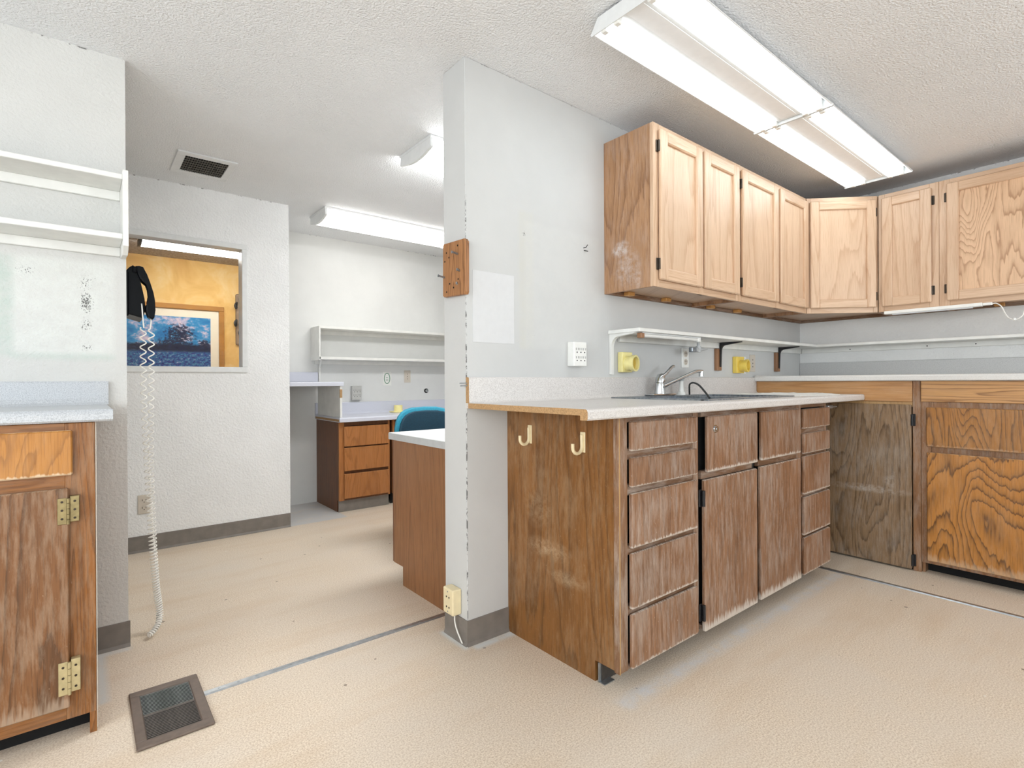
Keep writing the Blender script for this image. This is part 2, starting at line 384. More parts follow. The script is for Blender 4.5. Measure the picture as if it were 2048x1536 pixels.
def fpatch(col, x0, x1, y0, y1, soft, c, st, lo=.2, hi=.6):
    m = t.math('MULTIPLY', t.band(p[0], x0, x1, soft), t.band(p[1], y0, y1, soft))
    return t.mix(t.math('MULTIPLY', t.math('MULTIPLY', m, t.step(gn, lo, hi)), st), col, c)
col = fpatch(col, 1.20, 1.66, 4.17, 4.90, .01, lin(196, 196, 196), .85, .05, .5)
col = fpatch(col, .03, .062, 2.28, 2.70, .012, lin(206, 206, 202), .9, .1, .5)
col = fpatch(col, .03, .145, 2.67, 2.71, .012, lin(214, 212, 208), .8, .1, .5)
col = fpatch(col, 1.40, 3.3, 1.115, 1.175, .02, lin(206, 208, 212), .8, .35, .65)
col = fpatch(col, 1.24, 1.46, 1.76, 1.80, .012, lin(222, 224, 222), .9, .2, .5)
col = fpatch(col, 1.20, 1.226, 1.79, 1.99, .012, lin(222, 224, 222), .9, .2, .5)
M['floor'] = t.fin(col, t.math('MULTIPLY_ADD', mid, .25, .4), 0., sp, .03, .0004, .35)

t = Nt('landscape_print'); tc, o = t.sep('Generated')
u, w = o[0], o[2]
nn = t.noise(t.vec(t.math('MULTIPLY', u, 5.), t.math('MULTIPLY', w, 5.)), 1., 6, .7); nf = t.noise(t.vec(t.math('MULTIPLY', u, 26.), t.math('MULTIPLY', w, 26.)), 1., 4, .8)
sky = t.ramp(nn, [(.38, lin(24, 116, 186)), (.5, lin(60, 148, 206)), (.6, lin(206, 196, 220)), (.75, lin(236, 228, 236))])
wat = t.ramp(nf, [(.36, lin(20, 34, 96)), (.47, lin(58, 74, 150)), (.55, lin(30, 124, 168)), (.66, lin(170, 164, 210))])
tree = t.ramp(nf, [(.3, lin(8, 10, 28)), (.55, lin(24, 30, 66)), (.8, lin(54, 72, 120))])
hz = t.step(t.math('MULTIPLY_ADD', nn, .14, w), .50, .53)
col = t.mix(hz, wat, sky)
ll = t.band(t.math('MULTIPLY_ADD', nf, .12, w), .48, .60, .02)
col = t.mix(ll, col, tree)
for (cu, cw, ru, rw) in ((.66, .70, .20, .22), (.60, .56, .26, .10), (.93, .56, .10, .10), (.30, .52, .16, .05)):
    dx = t.math('DIVIDE', t.math('SUBTRACT', u, cu), ru); dz = t.math('DIVIDE', t.math('SUBTRACT', w, cw), rw)
    tm = t.step(t.math('SUBTRACT', t.math('ADD', .7, t.math('MULTIPLY', t.math('SUBTRACT', nf, .5), 4.5)), t.math('ADD', t.math('MULTIPLY', dx, dx), t.math('MULTIPLY', dz, dz))), .0, .5)
    col = t.mix(tm, col, tree)
M['print'] = t.fin(col, .55, spec=.15)

t = Nt('window_glass')
tr = t.n('BsdfTransparent', {0: (.97, .98, .98, 1)}); gl = t.n('BsdfGlossy', {0: (1, 1, 1, 1), 1: .02})
mx = t.n('MixShader', {0: .02}); t.t.links.new(tr.outputs[0], mx.inputs[1]); t.t.links.new(gl.outputs[0], mx.inputs[2])
t.t.links.new(mx.outputs[0], t.out.inputs[0]); M['glass'] = t.m
M['tube'] = emis('lit_fluorescent_tube', (.85, .945, 1, 1), TUBE)
M['lens_near'] = emis('lit_acrylic_lens_near', (.95, .97, .98, 1), LENS_NEAR)
M['lens'] = emis('lit_acrylic_lens', (1, .985, .955, 1), LENS)
M['lens_far'] = emis('lit_acrylic_lens_far', (1, .97, .92, 1), LENS_FAR)

# ------------------------------------------------------------------ the room
XR, Y0, Y1, YL, YW, YB = 4.43, 1.809, 1.979, 2.717, 4.17, 4.884
XL, XP = .14, 1.227
def struct(name, g, mat, label, cat='wall'): return top(name, g, mat, label, cat, None, 'structure')
struct('floor', G().box(-2.4, 4.6, -2.7, 6.95, -.06, 0), M['floor'], 'speckled beige linoleum floor of the whole place', 'floor')
struct('ceiling', G().box(-2.4, 4.6, -2.7, 4.27, H, H+.06).box(1.2, 4.6, 4.27, 4.984, H, H+.06), M['ceil'], 'textured white ceiling over the two workrooms', 'ceiling')
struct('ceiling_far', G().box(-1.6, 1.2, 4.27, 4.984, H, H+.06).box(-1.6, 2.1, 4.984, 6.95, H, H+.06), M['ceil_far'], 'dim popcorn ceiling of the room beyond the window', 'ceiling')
struct('wall_left', G().poly([(-2.2, YL), (XL, YL), (XL, 4.27), (.02, 4.27), (.02, YL+.13), (-2.2, YL+.13)], 'z', 0, H), M['wall_left'], 'scuffed white wall behind the open shelf at left')
wx0, wx1, wz0, wz1 = .16, .888, 1.205, 2.055
struct('wall_middle', G().box(XL, wx0, YW, YW+.1, 0, H).box(wx1, 1.214, YW, YW+.1, 0, H).box(wx0, wx1, YW, YW+.1, 0, wz0).box(wx0, wx1, YW, YW+.1, wz1, H), M['wall_mid'], 'orange-peel textured wall holding the interior window')
struct('wall_alcove', G().box(1.10, 1.204, YW+.1, YB+.1, 0, H), M['wall_back'], 'short return wall between window wall and back wall')
struct('wall_back', G().box(1.204, XR, YB, YB+.1, 0, H), M['wall_back'], 'smooth bright wall at the back above the low counter')
struct('wall_partition', G().box(XP, XR, Y0, Y1, 0, H, .002), M['wall_part'], 'white partition with chipped corner between the two workrooms')
struct('wall_right', G().box(XR, XR+.12, -2.5, YB+.1, 0, H), M['wall'], 'wall at right behind the corner wall cabinets')
RW, RW2, SW = (-2.0, .42, .75, 2.2), (2.45, 4.25, .75, 2.2), (-1.9, 1.7, .75, 2.2)      # unseen windows added behind and left of the viewer for fill light
def holed(fr, s0, s1, w, th):
    return G(fr).box(s0, w[0], -th, 0, 0, H).box(w[1], s1, -th, 0, 0, H).box(w[0], w[1], -th, 0, 0, w[2]).box(w[0], w[1], -th, 0, w[3], H)
FR_ = Matrix(((1, 0, 0, 0), (0, 1, 0, -2.5), (0, 0, 1, 0), (0, 0, 0, 1))); FS_ = Matrix(((0, 1, 0, -2.2), (1, 0, 0, 0), (0, 0, 1, 0), (0, 0, 0, 1)))
g = holed(FR_, -2.32, 1.4, RW, .12); g2 = holed(FR_, 1.4, XR+.12, RW2, .12); me_ = bpy.data.meshes.new('tmp'); g2.bm.to_mesh(me_); g.bm.from_mesh(me_)
struct('wall_rear', g, M['wall'], 'white wall with two wide windows behind the viewer')
struct('wall_side', holed(FS_, -2.5, YL+.13, SW, .12), M['wall'], 'white wall with a wide window at the viewer left')
for i, (fr, w, nm) in enumerate(((FR_, RW, 'behind the viewer'), (FR_, RW2, 'behind the viewer at right'), (FS_, SW, 'at the viewer left'))):
    t_ = thing('window_%d' % (i+2), 'wide white framed daylight window '+nm, 'window', fr @ Vector(((w[0]+w[1])/2, 0, w[2]))); t_['kind'] = 'structure'
    for (a, b, c, d) in ((w[0], w[1], w[2], w[2]+.05), (w[0], w[1], w[3]-.05, w[3]), (w[0], w[0]+.05, w[2]+.05, w[3]-.05), (w[1]-.05, w[1], w[2]+.05, w[3]-.05), ((w[0]+w[1])/2-.02, (w[0]+w[1])/2+.02, w[2]+.05, w[3]-.05)):
        build('frame_bar', G(fr).box(a, b, -.10, .005, c, d), M['whitem'], t_)
    ld = bpy.data.lights.new('window_portal', 'AREA'); ld.shape = 'RECTANGLE'; ld.size = w[1]-w[0]; ld.size_y = w[3]-w[2]
    ld.cycles.is_portal = True
    lo_ = bpy.data.objects.new('window_portal', ld); COL.objects.link(lo_)
    z_ = (fr.to_3x3() @ Vector((0, -1, 0))); x_ = fr.to_3x3() @ Vector((1, 0, 0)); y_ = z_.cross(x_)
    mm = Matrix((x_, y_, z_)).transposed().to_4x4(); mm.translation = fr @ Vector(((w[0]+w[1])/2, -.08, (w[2]+w[3])/2)); lo_.matrix_world = mm
struct('wall_far', G().box(-1.6, 2.1, 6.70, 6.8, 0, H), M['yellow'], 'mottled yellow wall seen through the interior window')
struct('wall_far_left', G().box(-1.6, -1.5, 4.27, 6.70, 0, H), M['yellow'], 'yellow side wall left in the room beyond the window')
struct('wall_far_right', G().box(2.0, 2.1, 4.984, 6.70, 0, H), M['yellow'], 'yellow side wall right in the room beyond the window')
struct('wall_far_front', G().box(-1.5, .02, 4.27, 4.37, 0, H).box(.02, XL, 4.27, 4.30, 0, H), M['yellow'], 'yellow wall beside the window on its far side')

def basebd(name, pts, label):
    g = G()
    for (x0, x1, y0, y1, ax) in pts:
        if ax == 'y':   # faces -y: plane y0
            g.poly([(y0, 0), (y0-.011, 0), (y0-.010, .004), (y0-.0045, .014), (y0-.004, .104), (y0, .105)], 'x', x0, x1)
        else:           # faces -x: plane x0
            g.poly([(x0, 0), (x0-.011, 0), (x0-.010, .004), (x0-.0045, .014), (x0-.004, .104), (x0, .105)], 'y', y0, y1)
    struct(name, g, M['base'], label, 'baseboard')
basebd('baseboard_left', [(.03, XL+.006, YL, YL, 'y')], 'short taupe vinyl baseboard at the foot of the left wall')
basebd('baseboard_middle', [(XL, 1.214, YW, YW, 'y')], 'taupe vinyl baseboard under the window wall')
basebd('baseboard_partition', [(XP-.004, 1.446, Y0, Y0, 'y'), (XP, XP, Y0-.004, Y1, 'x')], 'taupe vinyl baseboard wrapped around the partition end')

# floor strips
g = G().poly([(2.110, 0), (2.138, 0), (2.134, .005), (2.114, .005)], 'x', .322, 1.327)
for i in range(14): g.cyl((.37+i*.062, 2.124, .004), (.37+i*.062, 2.124, .0065), .004, 8)
struct('trim_1', g, M['alu'], 'metal floor strip from the floor register to the partition', 'trim')
g = G().poly([(3.312, 0), (3.342, 0), (3.337, .005), (3.317, .005)], 'y', -2.4, 1.6)
struct('trim_2', g, M['alu'], 'metal floor strip running out beside the sink cabinets', 'trim')

# ------------------------------------------------------------------ interior window
w = thing('window_1', 'white framed interior window looking into the yellow room', 'window', (.54, YW, 1.17)); w['kind'] = 'structure'
yf0, yf1 = YW-.012, YW+.10
build('frame_rail', G().box(XL+.003, .922, yf0, yf1, 2.052, 2.09, .003), M['whitem'], w)
build('frame_rail', G().box(XL+.003, .922, yf0, yf1, 1.168, 1.207, .003), M['whitem'], w)
build('frame_stile', G().box(.886, .922, yf0, yf1, 1.207, 2.052, .003), M['whitem'], w)
build('frame_stile', G().box(XL+.003, .178, yf0, yf1, 1.207, 2.052, .003), M['whitem'], w)
build('window_pane', G().box(.178, .886, YW+.045, YW+.050, 1.207, 2.052), M['glass'], w)

# ------------------------------------------------------------------ left: shelf, worktop, cabinet
t_ = thing('wall_shelf', 'white two-tier open shelf on the left wall', 'shelf', (-.4, YL, 1.6))
ys = YL-.19
build('shelf_board', G().box(-1.3, .12, ys, YL, 1.884, 1.904, .002), M['white'], t_)
build('shelf_board', G().box(-1.3, .12, ys, YL, 1.653, 1.674, .002), M['white'], t_)
build('side_panel', G().poly([(ys-.004, 1.920), (YL, 1.920), (YL, 1.612), (ys+.045, 1.600), (ys-.004, 1.628)], 'x', .12, .1385, .002), M['white'], t_)
build('cleat', G().box(-1.3, .12, YL-.018, YL, 1.847, 1.884, .002), M['white'], t_)
build('cleat', G().box(-1.3, .12, YL-.018, YL, 1.617, 1.653, .002), M['white'], t_)

t_ = thing('countertop', 'speckled grey laminate worktop with backsplash on the left cabinet', 'countertop', (-.5, 2.4, .976))
build('slab', G().poly([(YL, .985), (2.125, .985), (2.125, .976), (2.104, .976), (2.098, .982), (2.098, 1.000), (2.101, 1.008), (2.110, 1.014), (2.125, 1.013), (2.14, 1.011), (YL, 1.011)], 'x', -1.2, .072), M['lam_l'], t_)
build('backsplash', G().poly([(YL, 1.011), (2.668, 1.011), (2.690, 1.020), (2.697, 1.035), (2.697, 1.098), (2.701, 1.104), (YL, 1.104)], 'x', -1.2, .078), M['lam_l'], t_)

t_ = thing('base_cabinet', 'worn oak base cabinet with brass hinges at far left', 'cabinet', (-.45, 2.4, 0))
yfr = 2.118
build('carcass', G().box(-1.18, .008, yfr+.02, 2.70, .066, .97), M['lc_f'], t_)
build('side_panel', G().poly([(yfr+.02, .066), (yfr+.02, .974), (2.70, .974), (2.70, 0), (yfr, 0), (yfr, .066)], 'x', .010, .027), M['lc_f'], t_)
build('edge_strip', G().box(.0278, .0298, yfr+.002, yfr+.012, .01, .972), M['beige'], t_)
build('stile', G().box(-.046, .0265, yfr-.001, yfr+.018, .064, .974, .002), M['lc_f'], t_)
build('rail', G().box(-.70, -.046, yfr, yfr+.018, .945, .974, .001), M['lc_h'], t_)
build('rail', G().box(-.70, -.046, yfr, yfr+.018, .772, .822, .001), M['lc_h'], t_)
build('rail', G().box(-.70, -.046, yfr, yfr+.018, .064, .112, .001), M['lc_h'], t_)
build('stile', G().box(-.76, -.70, yfr, yfr+.018, .064, .974, .002), M['lc_f'], t_)
build('drawer', G().box(-.66, -.028, yfr-.020, yfr-.001, .816, .952, .004), M['lc_d'], t_)
dr = build('door', G().box(-.66, -.038, yfr-.020, yfr-.001, .108, .776, .003), M['lc_v'], t_)
for (za, zb, mt) in ((.668, .748, 'brass'), (.150, .250, 'brassl')):
    g = G().box(-.064, -.0415, yfr-.0235, yfr-.020, za, zb, .0012).box(-.0345, -.012, yfr-.0235, yfr-.0008, za+.006, zb+.004, .0012)
    for k in range(5): g.cyl((-.038, yfr-.025, za+k*(zb-za)/5), (-.038, yfr-.025, za+(k+.92)*(zb-za)/5), .0045, 10)
    hg = build('hinge', g, M[mt], dr)
    hg['label'] = 'brass butt hinge with screws'
    for k in (.18, .5, .82):
        for xx in (-.053, -.023): G_ = g = G().cyl((xx, yfr-.0232, za+.003+(zb-za)*k), (xx, yfr-.0242, za+.003+(zb-za)*k), .0036, 8); build('screw', g, M['bronze'], dr)
build('toe_kick', G().box(-1.18, .009, yfr+.07, yfr+.085, 0, .064), M['gap'], t_)

# ------------------------------------------------------------------ telephone with coiled cord
def pv(u, v): return (.205+(u-287)*.00178, 1.596-(v-537)*.00216-(u-287)*.0004)
t_ = thing('telephone', 'black wall telephone with white coiled cord hanging to the floor', 'telephone', (XL, 2.85, 1.37))
build('body', G().poly([pv(*q) for q in ((252, 551), (259, 542), (266, 536), (273, 539), (281, 565), (289, 598), (291, 618), (286, 638), (252, 636))], 'y', 2.80, 2.99, .004), M['blackp'], t_)
build('wall_plate', G().box(XL+.0005, .152, 2.79, 3.0, 1.385, 1.575, .003), M['blackp'], t_)
build('cradle', G().box(.165, .19, 2.79, 2.85, 1.573, 1.60, .004), M['blackp'], t_)
hs = build('handset', G().poly([pv(*q) for q in ((271, 538), (278, 535.5), (286, 536), (293, 548), (300, 565), (306, 582), (309, 597), (310, 617), (308, 632), (304, 637), (295, 634), (290, 622), (291, 611), (297, 604), (299.5, 590), (298, 577), (294, 567), (286, 563), (279, 562), (274, 552))], 'y', 2.775, 2.83, .006), M['blackp'], t_)
def coil(path, turns_at, r, wire):
    """helix around a polyline; turns_at(s) turns per metre"""
    P_ = [Vector(q) for q in path]; fine = []
    for a, b in zip(P_, P_[1:]):
        n = max(2, int((b-a).length/.0010))
        fine += [a.lerp(b, i/n) for i in range(n)]
    fine.append(P_[-1]); out = []; ph = 0; u = None
    for i in range(len(fine)-1):
        tt = (fine[i+1]-fine[i]); L = tt.length; tt.normalize()
        u = tt.orthogonal().normalized() if u is None else (u-tt*u.dot(tt)).normalized()
        ph += 2*math.pi*turns_at(fine[i])*L
        out.append(fine[i]+(u*math.cos(ph)+tt.cross(u)*math.sin(ph))*r(fine[i]))
    return out
def sm(ps, n=8):
    ps = [Vector(q) for q in ps]; out = []
    for i in range(len(ps)-1):
        p0, p1, p2, p3 = ps[max(i-1, 0)], ps[i], ps[i+1], ps[min(i+2, len(ps)-1)]
        for k in range(n):
            x = k/n
            out.append(.5*((2*p1)+(p2-p0)*x+(2*p0-5*p1+4*p2-p3)*x*x+(3*p1-p0-3*p2+p3)*x**3))
    return out+[ps[-1]]
sA = sm([(.201, 2.775, 1.335), (.201, 2.79, 1.15), (.205, 2.80, .95), (.213, 2.80, .75), (.222, 2.80, .52), (.232, 2.80, .33), (.243, 2.80, .18), (.252, 2.795, .09), (.248, 2.77, .045), (.225, 2.74, .022), (.208, 2.727, .018)])
sB = sm([(.231, 2.785, 1.33), (.230, 2.795, 1.15), (.229, 2.81, .95), (.228, 2.81, .75), (.233, 2.812, .52), (.240, 2.812, .33), (.248, 2.812, .19), (.258, 2.81, .10), (.256, 2.785, .055), (.236, 2.75, .030), (.208, 2.727, .018)])
tf = lambda q: 25+72*max(0, min(1, (1.3-q.z)/1.15))**3
rf = lambda q: .0105-.001*max(0, min(1, (1.3-q.z)/1.0))
wA = sm([(.197, 2.79, 1.44), (.197, 2.772, 1.42), (.20, 2.770, 1.37), (.203, 2.775, 1.335)], 4)
wB = sm([(.231, 2.80, 1.385), (.230, 2.79, 1.36), (.226, 2.785, 1.33)], 4)
g = G().tube(wA, .0026, 6).tube(wB, .0026, 6)
g.tube(coil(sA, tf, rf, 0), .0027, 5); g.tube(coil(sB, tf, rf, 0), .0027, 5)
build('cord', g, M['cordw'], t_, True, 'white coiled handset cord folded double')

# ------------------------------------------------------------------ small wall fittings
def duplex(name, label, fr, s0, s1, z0, z1, pm, rm, slots=True, group=None):
    """fr: (s,d,z)->world matrix; plate with two receptacles"""
    c = fr @ Vector(((s0+s1)/2, 0, z0))
    t_ = thing(name, label, 'outlet', c, group)
    build('plate', G(fr).box(s0, s1, 0, .007, z0, z1, .003), pm, t_)
    cs = (s0+s1)/2; zz = (z1-z0)
    for k in (.30, .70):
        zc = z0+zz*k
        rc = build('receptacle', G(fr).tube([(cs, .006, zc), (cs, .0095, zc)], (s1-s0)*.25, 14), rm, t_)
        if slots:
            build('slot', G(fr).box(cs-.011, cs-.008, .0088, .0102, zc-.002, zc+.010).box(cs+.008, cs+.011, .0088, .0102, zc-.002, zc+.010).cyl((cs, .0088, zc-.009), (cs, .0102, zc-.009), .003, 8), M['gap'], rc)
    return t_
def FX(Y): return Matrix(((1, 0, 0, 0), (0, -1, 0, Y), (0, 0, 1, 0), (0, 0, 0, 1)))      # s=x, d=-y
def FY(X): return Matrix(((0, -1, 0, X), (1, 0, 0, 0), (0, 0, 1, 0), (0, 0, 0, 1)))      # s=y, d=-x
duplex('wall_outlet', 'beige duplex outlet low on the wall under the interior window', FX(YW), .266, .335, .247, .370, M['beige'], M['beige'])
duplex('wall_outlet', 'white duplex outlet above the sink beside the gas valve', FX(Y0), 2.776, 2.85, 1.170, 1.288, M['whitep'], M['beige'])

def sixway(label, fr, s0, s1, z0, z1, dep, mt):
    t_ = thing('outlet_adapter', label, 'adapter', fr @ Vector(((s0+s1)/2, 0, z0)))
    build('housing', G(fr).box(s0, s1, 0, dep, z0, z1, .004, 2), mt, t_)
    w_, h_ = s1-s0, z1-z0
    for r_ in (.64, .30):
        for c_ in (.24, .53, .82):
            cx, cz = s0+w_*c_, z0+h_*r_
            build('socket_holes', G(fr).box(cx-.008, cx-.006, dep-.0008, dep+.0006, cz+.002, cz+.013).box(cx+.006, cx+.008, dep-.0008, dep+.0006, cz+.002, cz+.013).cyl((cx, dep-.0008, cz-.008), (cx, dep+.0006, cz-.008), .0035, 8), M['gap'], t_)
sixway('white six-way outlet adapter on the partition above the backsplash', FX(Y0), 1.815, 1.905, 1.166, 1.283, .046, M['whitep'])
sixway('grey six-way outlet adapter on the far wall above the low counter', FX(YB), 1.98, 2.075, .924, 1.058, .04, M['greyp'])

# surface box on the partition end
t_ = thing('outlet_box', 'ivory surface-mounted outlet box low on the partition end', 'outlet', (XP, 1.89, .115))
build('housing', G().box(1.182, XP, 1.852, 1.928, .118, .226, .006, 2), M['ivory'], t_)
for zc in (.148, .190):
    build('socket_holes', G().cyl((1.1832, 1.880, zc), (1.1812, 1.880, zc), .004, 8).cyl((1.1832, 1.900, zc), (1.1812, 1.900, zc), .004, 8), M['gap'], t_)
build('screw', G().cyl((1.1832, 1.890, .213), (1.1808, 1.890, .213), .003, 8).cyl((1.1832, 1.890, .130), (1.1808, 1.890, .130), .003, 8), M['alu'], t_)
build('cord', G().tube(sm([(1.205, 1.872, .119), (1.204, 1.871, .09), (1.208, 1.862, .055), (1.211, 1.838, .022), (1.209, 1.822, .012)]), .003, 6), M['cordw'], t_, True)

# board with nails
t_ = thing('nail_board', 'drilled pine board with nails on the partition end', 'board', (XP, 1.87, 1.452))
build('board', G().poly([(1.783, 1.462), (1.789, 1.452), (1.948, 1.459), (1.955, 1.466), (1.953, 1.680), (1.947, 1.687), (1.792, 1.680), (1.782, 1.668)], 'x', 1.207, XP, .002), M['pine'], t_)
for (y_, z_, l) in ((1.838, 1.625, .028), (1.825, 1.553, .012), (1.942, 1.543, .03), (1.842, 1.50, .004)):
    build('nail', G().cyl((1.208, y_, z_), (1.208-l, y_, z_+.004), .0045, 8).cyl((1.208-l, y_, z_+.004), (1.206-l, y_, z_+.004), .006, 8), M['steel'], t_)
for (y_, z_) in ((1.925, 1.645), (1.905, 1.622), (1.938, 1.61), (1.838, 1.66), (1.90, 1.51), (1.835, 1.52), (1.925, 1.478), (1.87, 1.49)):
    build('hole', G().cyl((1.2075, y_, z_), (1.2066, y_, z_), .0042, 8), M['gap'], t_)

top('paper_patch', G().box(1.260, 1.484, Y0-.0016, Y0, 1.260, 1.562, .0006), plain('white_paper', lin(212, 212, 212), .7, var=.02), 'blank white paper sheet flat on the partition wall', 'paper')
top('wall_nail', G().tube([(1.934, Y0, 1.757), (1.934, Y0-.018, 1.757), (1.936, Y0-.026, 1.768)], .0022, 6).tube([(1.937, Y0, 1.745), (1.945, Y0-.02, 1.738)], .0022, 6), M['blackm'], 'bent black nail in the partition beside the wall cabinet', 'nail')

# ------------------------------------------------------------------ vents
t_ = thing('ceiling_vent', 'square white ceiling vent with dark grid near the window wall', 'vent', (.583, 3.735, 2.425))
x0, x1, y0, y1 = .426, .740, 3.552, 3.922; a0, a1, b0, b1 = .472, .700, 3.605, 3.872
g = G()
for q in ((x0, x1, y0, b0), (x0, x1, b1, y1), (x0, a0, b0, b1), (a1, x1, b0, b1)): g.box(q[0], q[1], q[2], q[3], H-.010, H-.0005, .002)
build('frame', g, M['whitem'], t_)
build('cavity', G().box(a0, a1, b0, b1, H-.003, H-.001), M['gap'], t_)
g = G()
for i in range(1, 17): g.box(a0+(a1-a0)*i/17-.0009, a0+(a1-a0)*i/17+.0009, b0, b1, H-.009, H-.0035)
for i in range(1, 7): g.box(a0, a1, b0+(b1-b0)*i/7-.0016, b0+(b1-b0)*i/7+.0016, H-.010, H-.0035)
build('grille', g, M['grill'], t_, kind='stuff')

t_ = thing('floor_register', 'brown metal floor register with worn grey louvres', 'vent', (.22, 2.095, 0))
x0, x1, y0, y1 = .116, .322, 1.912, 2.278; a0, a1, b0, b1 = .146, .290, 1.950, 2.242
g = G()
for q in ((x0, x1, y0, b0), (x0, x1, b1, y1), (x0, a0, b0, b1), (a1, x1, b0, b1)): g.box(q[0], q[1], q[2], q[3], .0005, .009, .003)
build('frame', g, M['brownm'], t_)
build('cavity', G().box(a0, a1, b0, b1, .0004, .0015), M['gap'], t_)
ns = 32; sl = {}
for i in range(ns):
    yc = b0+(b1-b0)*(i+.5)/ns; far = i >= ns//2
    if far not in sl:
        g = G(Matrix.Translation((.218, yc, .0055)) @ Matrix.Rotation(math.radians(-28 if far else -12), 4, 'X')).box(-(a1-a0)/2, (a1-a0)/2, -.0027 if not far else -.0036, .0027 if not far else .0036, -.0006, .0006)
        sl[far] = build('slat', g, M['slatl' if far else 'slatd'], t_); sl[far]['y'] = yc
    else:
        o = sl[far].copy(); COL.objects.link(o); o.parent = t_; o.location = (0, yc-sl[far]['y'], 0)
for k in sl: del sl[k]['y']
for o in t_.children:
    if 'y' in o: del o['y']
build('divider', G().box(a0, a1, 2.093, 2.099, .003, .009, .001), M['slatd'], t_)

# ------------------------------------------------------------------ generic cabinet pieces
def framed_door(par, fr, s0, s1, z0, z1, hinge=None, fw_=.058, th=.019, pm='up_v', sm_='up_v', rm='up_h', hm='bronze', hz=None):
    d = build('door', G(fr).box(s0+fw_-.006, s1-fw_+.006, .003, .008, z0+fw_-.006, z1-fw_+.006), M[pm], par)
    for (a, b) in ((s0, s0+fw_), (s1-fw_, s1)):
        build('stile', G(fr).box(a, b, .003, th+.003, z0, z1, .005, 1), M[sm_], d)
    for (a, b) in ((z0, z0+fw_), (z1-fw_, z1)):
        build('rail', G(fr).box(s0+fw_-.003, s1-fw_+.003, .003, th+.002, a, b, .005, 1), M[rm], d)
    if hinge:
        hs_ = s0-.006 if hinge == 'l' else s1+.006
        for zc in (hz or (z0+.075, z1-.08)):
            g = G(fr).box(hs_-.008, hs_+.008, -.0005, .006, zc-.028, zc+.028, .002).cyl((hs_+(.004 if hinge == 'l' else -.004), .010, zc-.026), (hs_+(.004 if hinge == 'l' else -.004), .010, zc+.026), .006, 10)
            build('hinge', g, M[hm], d)
    return d
ZB, ZT = 1.541, 2.318
def upper(label, fr, s0, s1, depth, doors, end=None, group='oak wall cabinets round the corner', pmx='up_v', mulls=()):
    """frame front at d=0, carcass goes to d=-depth"""
    t_ = thing('wall_cabinet', label, 'cabinet', fr @ Vector(((s0+s1)/2, -depth/2, ZB)), group)
    build('top_panel', G(fr).box(s0+.001, s1-.001, -depth, -.019, ZT-.018, ZT-.002), M['up_side'], t_)
    build('bottom_panel', G(fr).box(s0+.016, s1-.016, -depth+.02, -.019, ZB+.022, ZB+.034), M['up_v'], t_)
    build('back_panel', G(fr).box(s0+.016, s1-.016, -depth, -depth+.006, ZB+.03, ZT-.018), M['up_side'], t_)
    build('nailing_rail', G(fr).box(s0+.016, s1-.016, -depth, -depth+.018, ZB, ZB+.022), M['dk_h'], t_)
    build('side_panel', G(fr).box(s0, s0+.015, -depth, -.019, ZB, ZT, .001), M['up_side'], t_)
    build('side_panel', G(fr).box(s1-.015, s1, -depth, -.019, ZB, ZT, .001), M['up_side'], t_)
    edges = [s0]; ds = [d[0] for d in doors]
    for i, d in enumerate(doors):
        nxt = doors[i+1][0] if i+1 < len(doors) else None
        edges.append((d[1]-.012, (nxt+.012)) if nxt else (d[1]-.012, s1))
    build('stile', G(fr).box(s0, doors[0][0]+.012, -.019, 0, ZB, ZT, .0015), M['up_v'], t_)
    for a, b in edges[1:]: build('stile', G(fr).box(a, b, -.019, 0, ZB, ZT, .0015), M['up_v'], t_)
    build('rail', G(fr).box(doors[0][0]+.012, doors[-1][1]-.012, -.019, -.0005, ZT-.045, ZT, .0015), M['up_h'], t_)
    build('rail', G(fr).box(doors[0][0]+.012, doors[-1][1]-.012, -.019, -.0005, ZB, ZB+.045, .0015), M['up_h'], t_)
    for (a, b, hg, pm) in doors:
        framed_door(t_, fr, a, b, 1.574, 2.289, hg, pm=pm)
    return t_
YU = 1.506
fx = FX(YU)
cA = upper('oak wall cabinet with scuffed end panel, nearest of the row', fx, 2.088, 2.884, Y0-YU, [(2.122, 2.485, 'l', 'up_v'), (2.508, 2.862, None, 'up_v')])
cB = upper('oak wall cabinet directly above the yellow fittings, second of the row', fx, 2.884, 3.79, Y0-YU, [(2.902, 3.342, 'l', 'up_v'), (3.374, 3.776, None, 'up_v')])
for (c, xs) in ((cA, (2.22, 2.55)), (cB, (3.02, 3.35))):
    for x in xs: build('corner_block', G().box(x, x+.05, Y0-.055, Y0-.018, ZB+.002, ZB+.022, .003), M['cblock'], c)
# corner cabinet with a diagonal front
ax, ay, bx, by = 3.79, YU, 4.115, 1.184
L_ = math.hypot(bx-ax, by-ay); sx_, sy_ = (bx-ax)/L_, (by-ay)/L_; nx_, ny_ = sy_, -sx_
fd = Matrix(((sx_, nx_, 0, ax), (sy_, ny_, 0, ay), (0, 0, 1, 0), (0, 0, 0, 1)))
t_ = thing('wall_cabinet', 'diagonal-front oak corner wall cabinet with one door', 'cabinet', (4.12, 1.5, ZB), 'oak wall cabinets round the corner')
oc = [(ax, Y0), (ax, ay+.003), (bx+.003, by), (XR, by), (XR, Y0)]
ins = [(ax+.015, Y0-.02), (ax+.015, ay+.02), (bx+.02, by+.015), (XR-.02, by+.015), (XR-.02, Y0-.02)]
build('top_panel', G().poly([(ax+.001, Y0), (ax+.001, ay+.02), (bx+.02, by+.001), (XR, by+.001), (XR, Y0)], 'z', ZT-.018, ZT-.002), M['up_side'], t_)
build('bottom_panel', G().poly(ins, 'z', ZB+.022, ZB+.034), M['up_v'], t_)
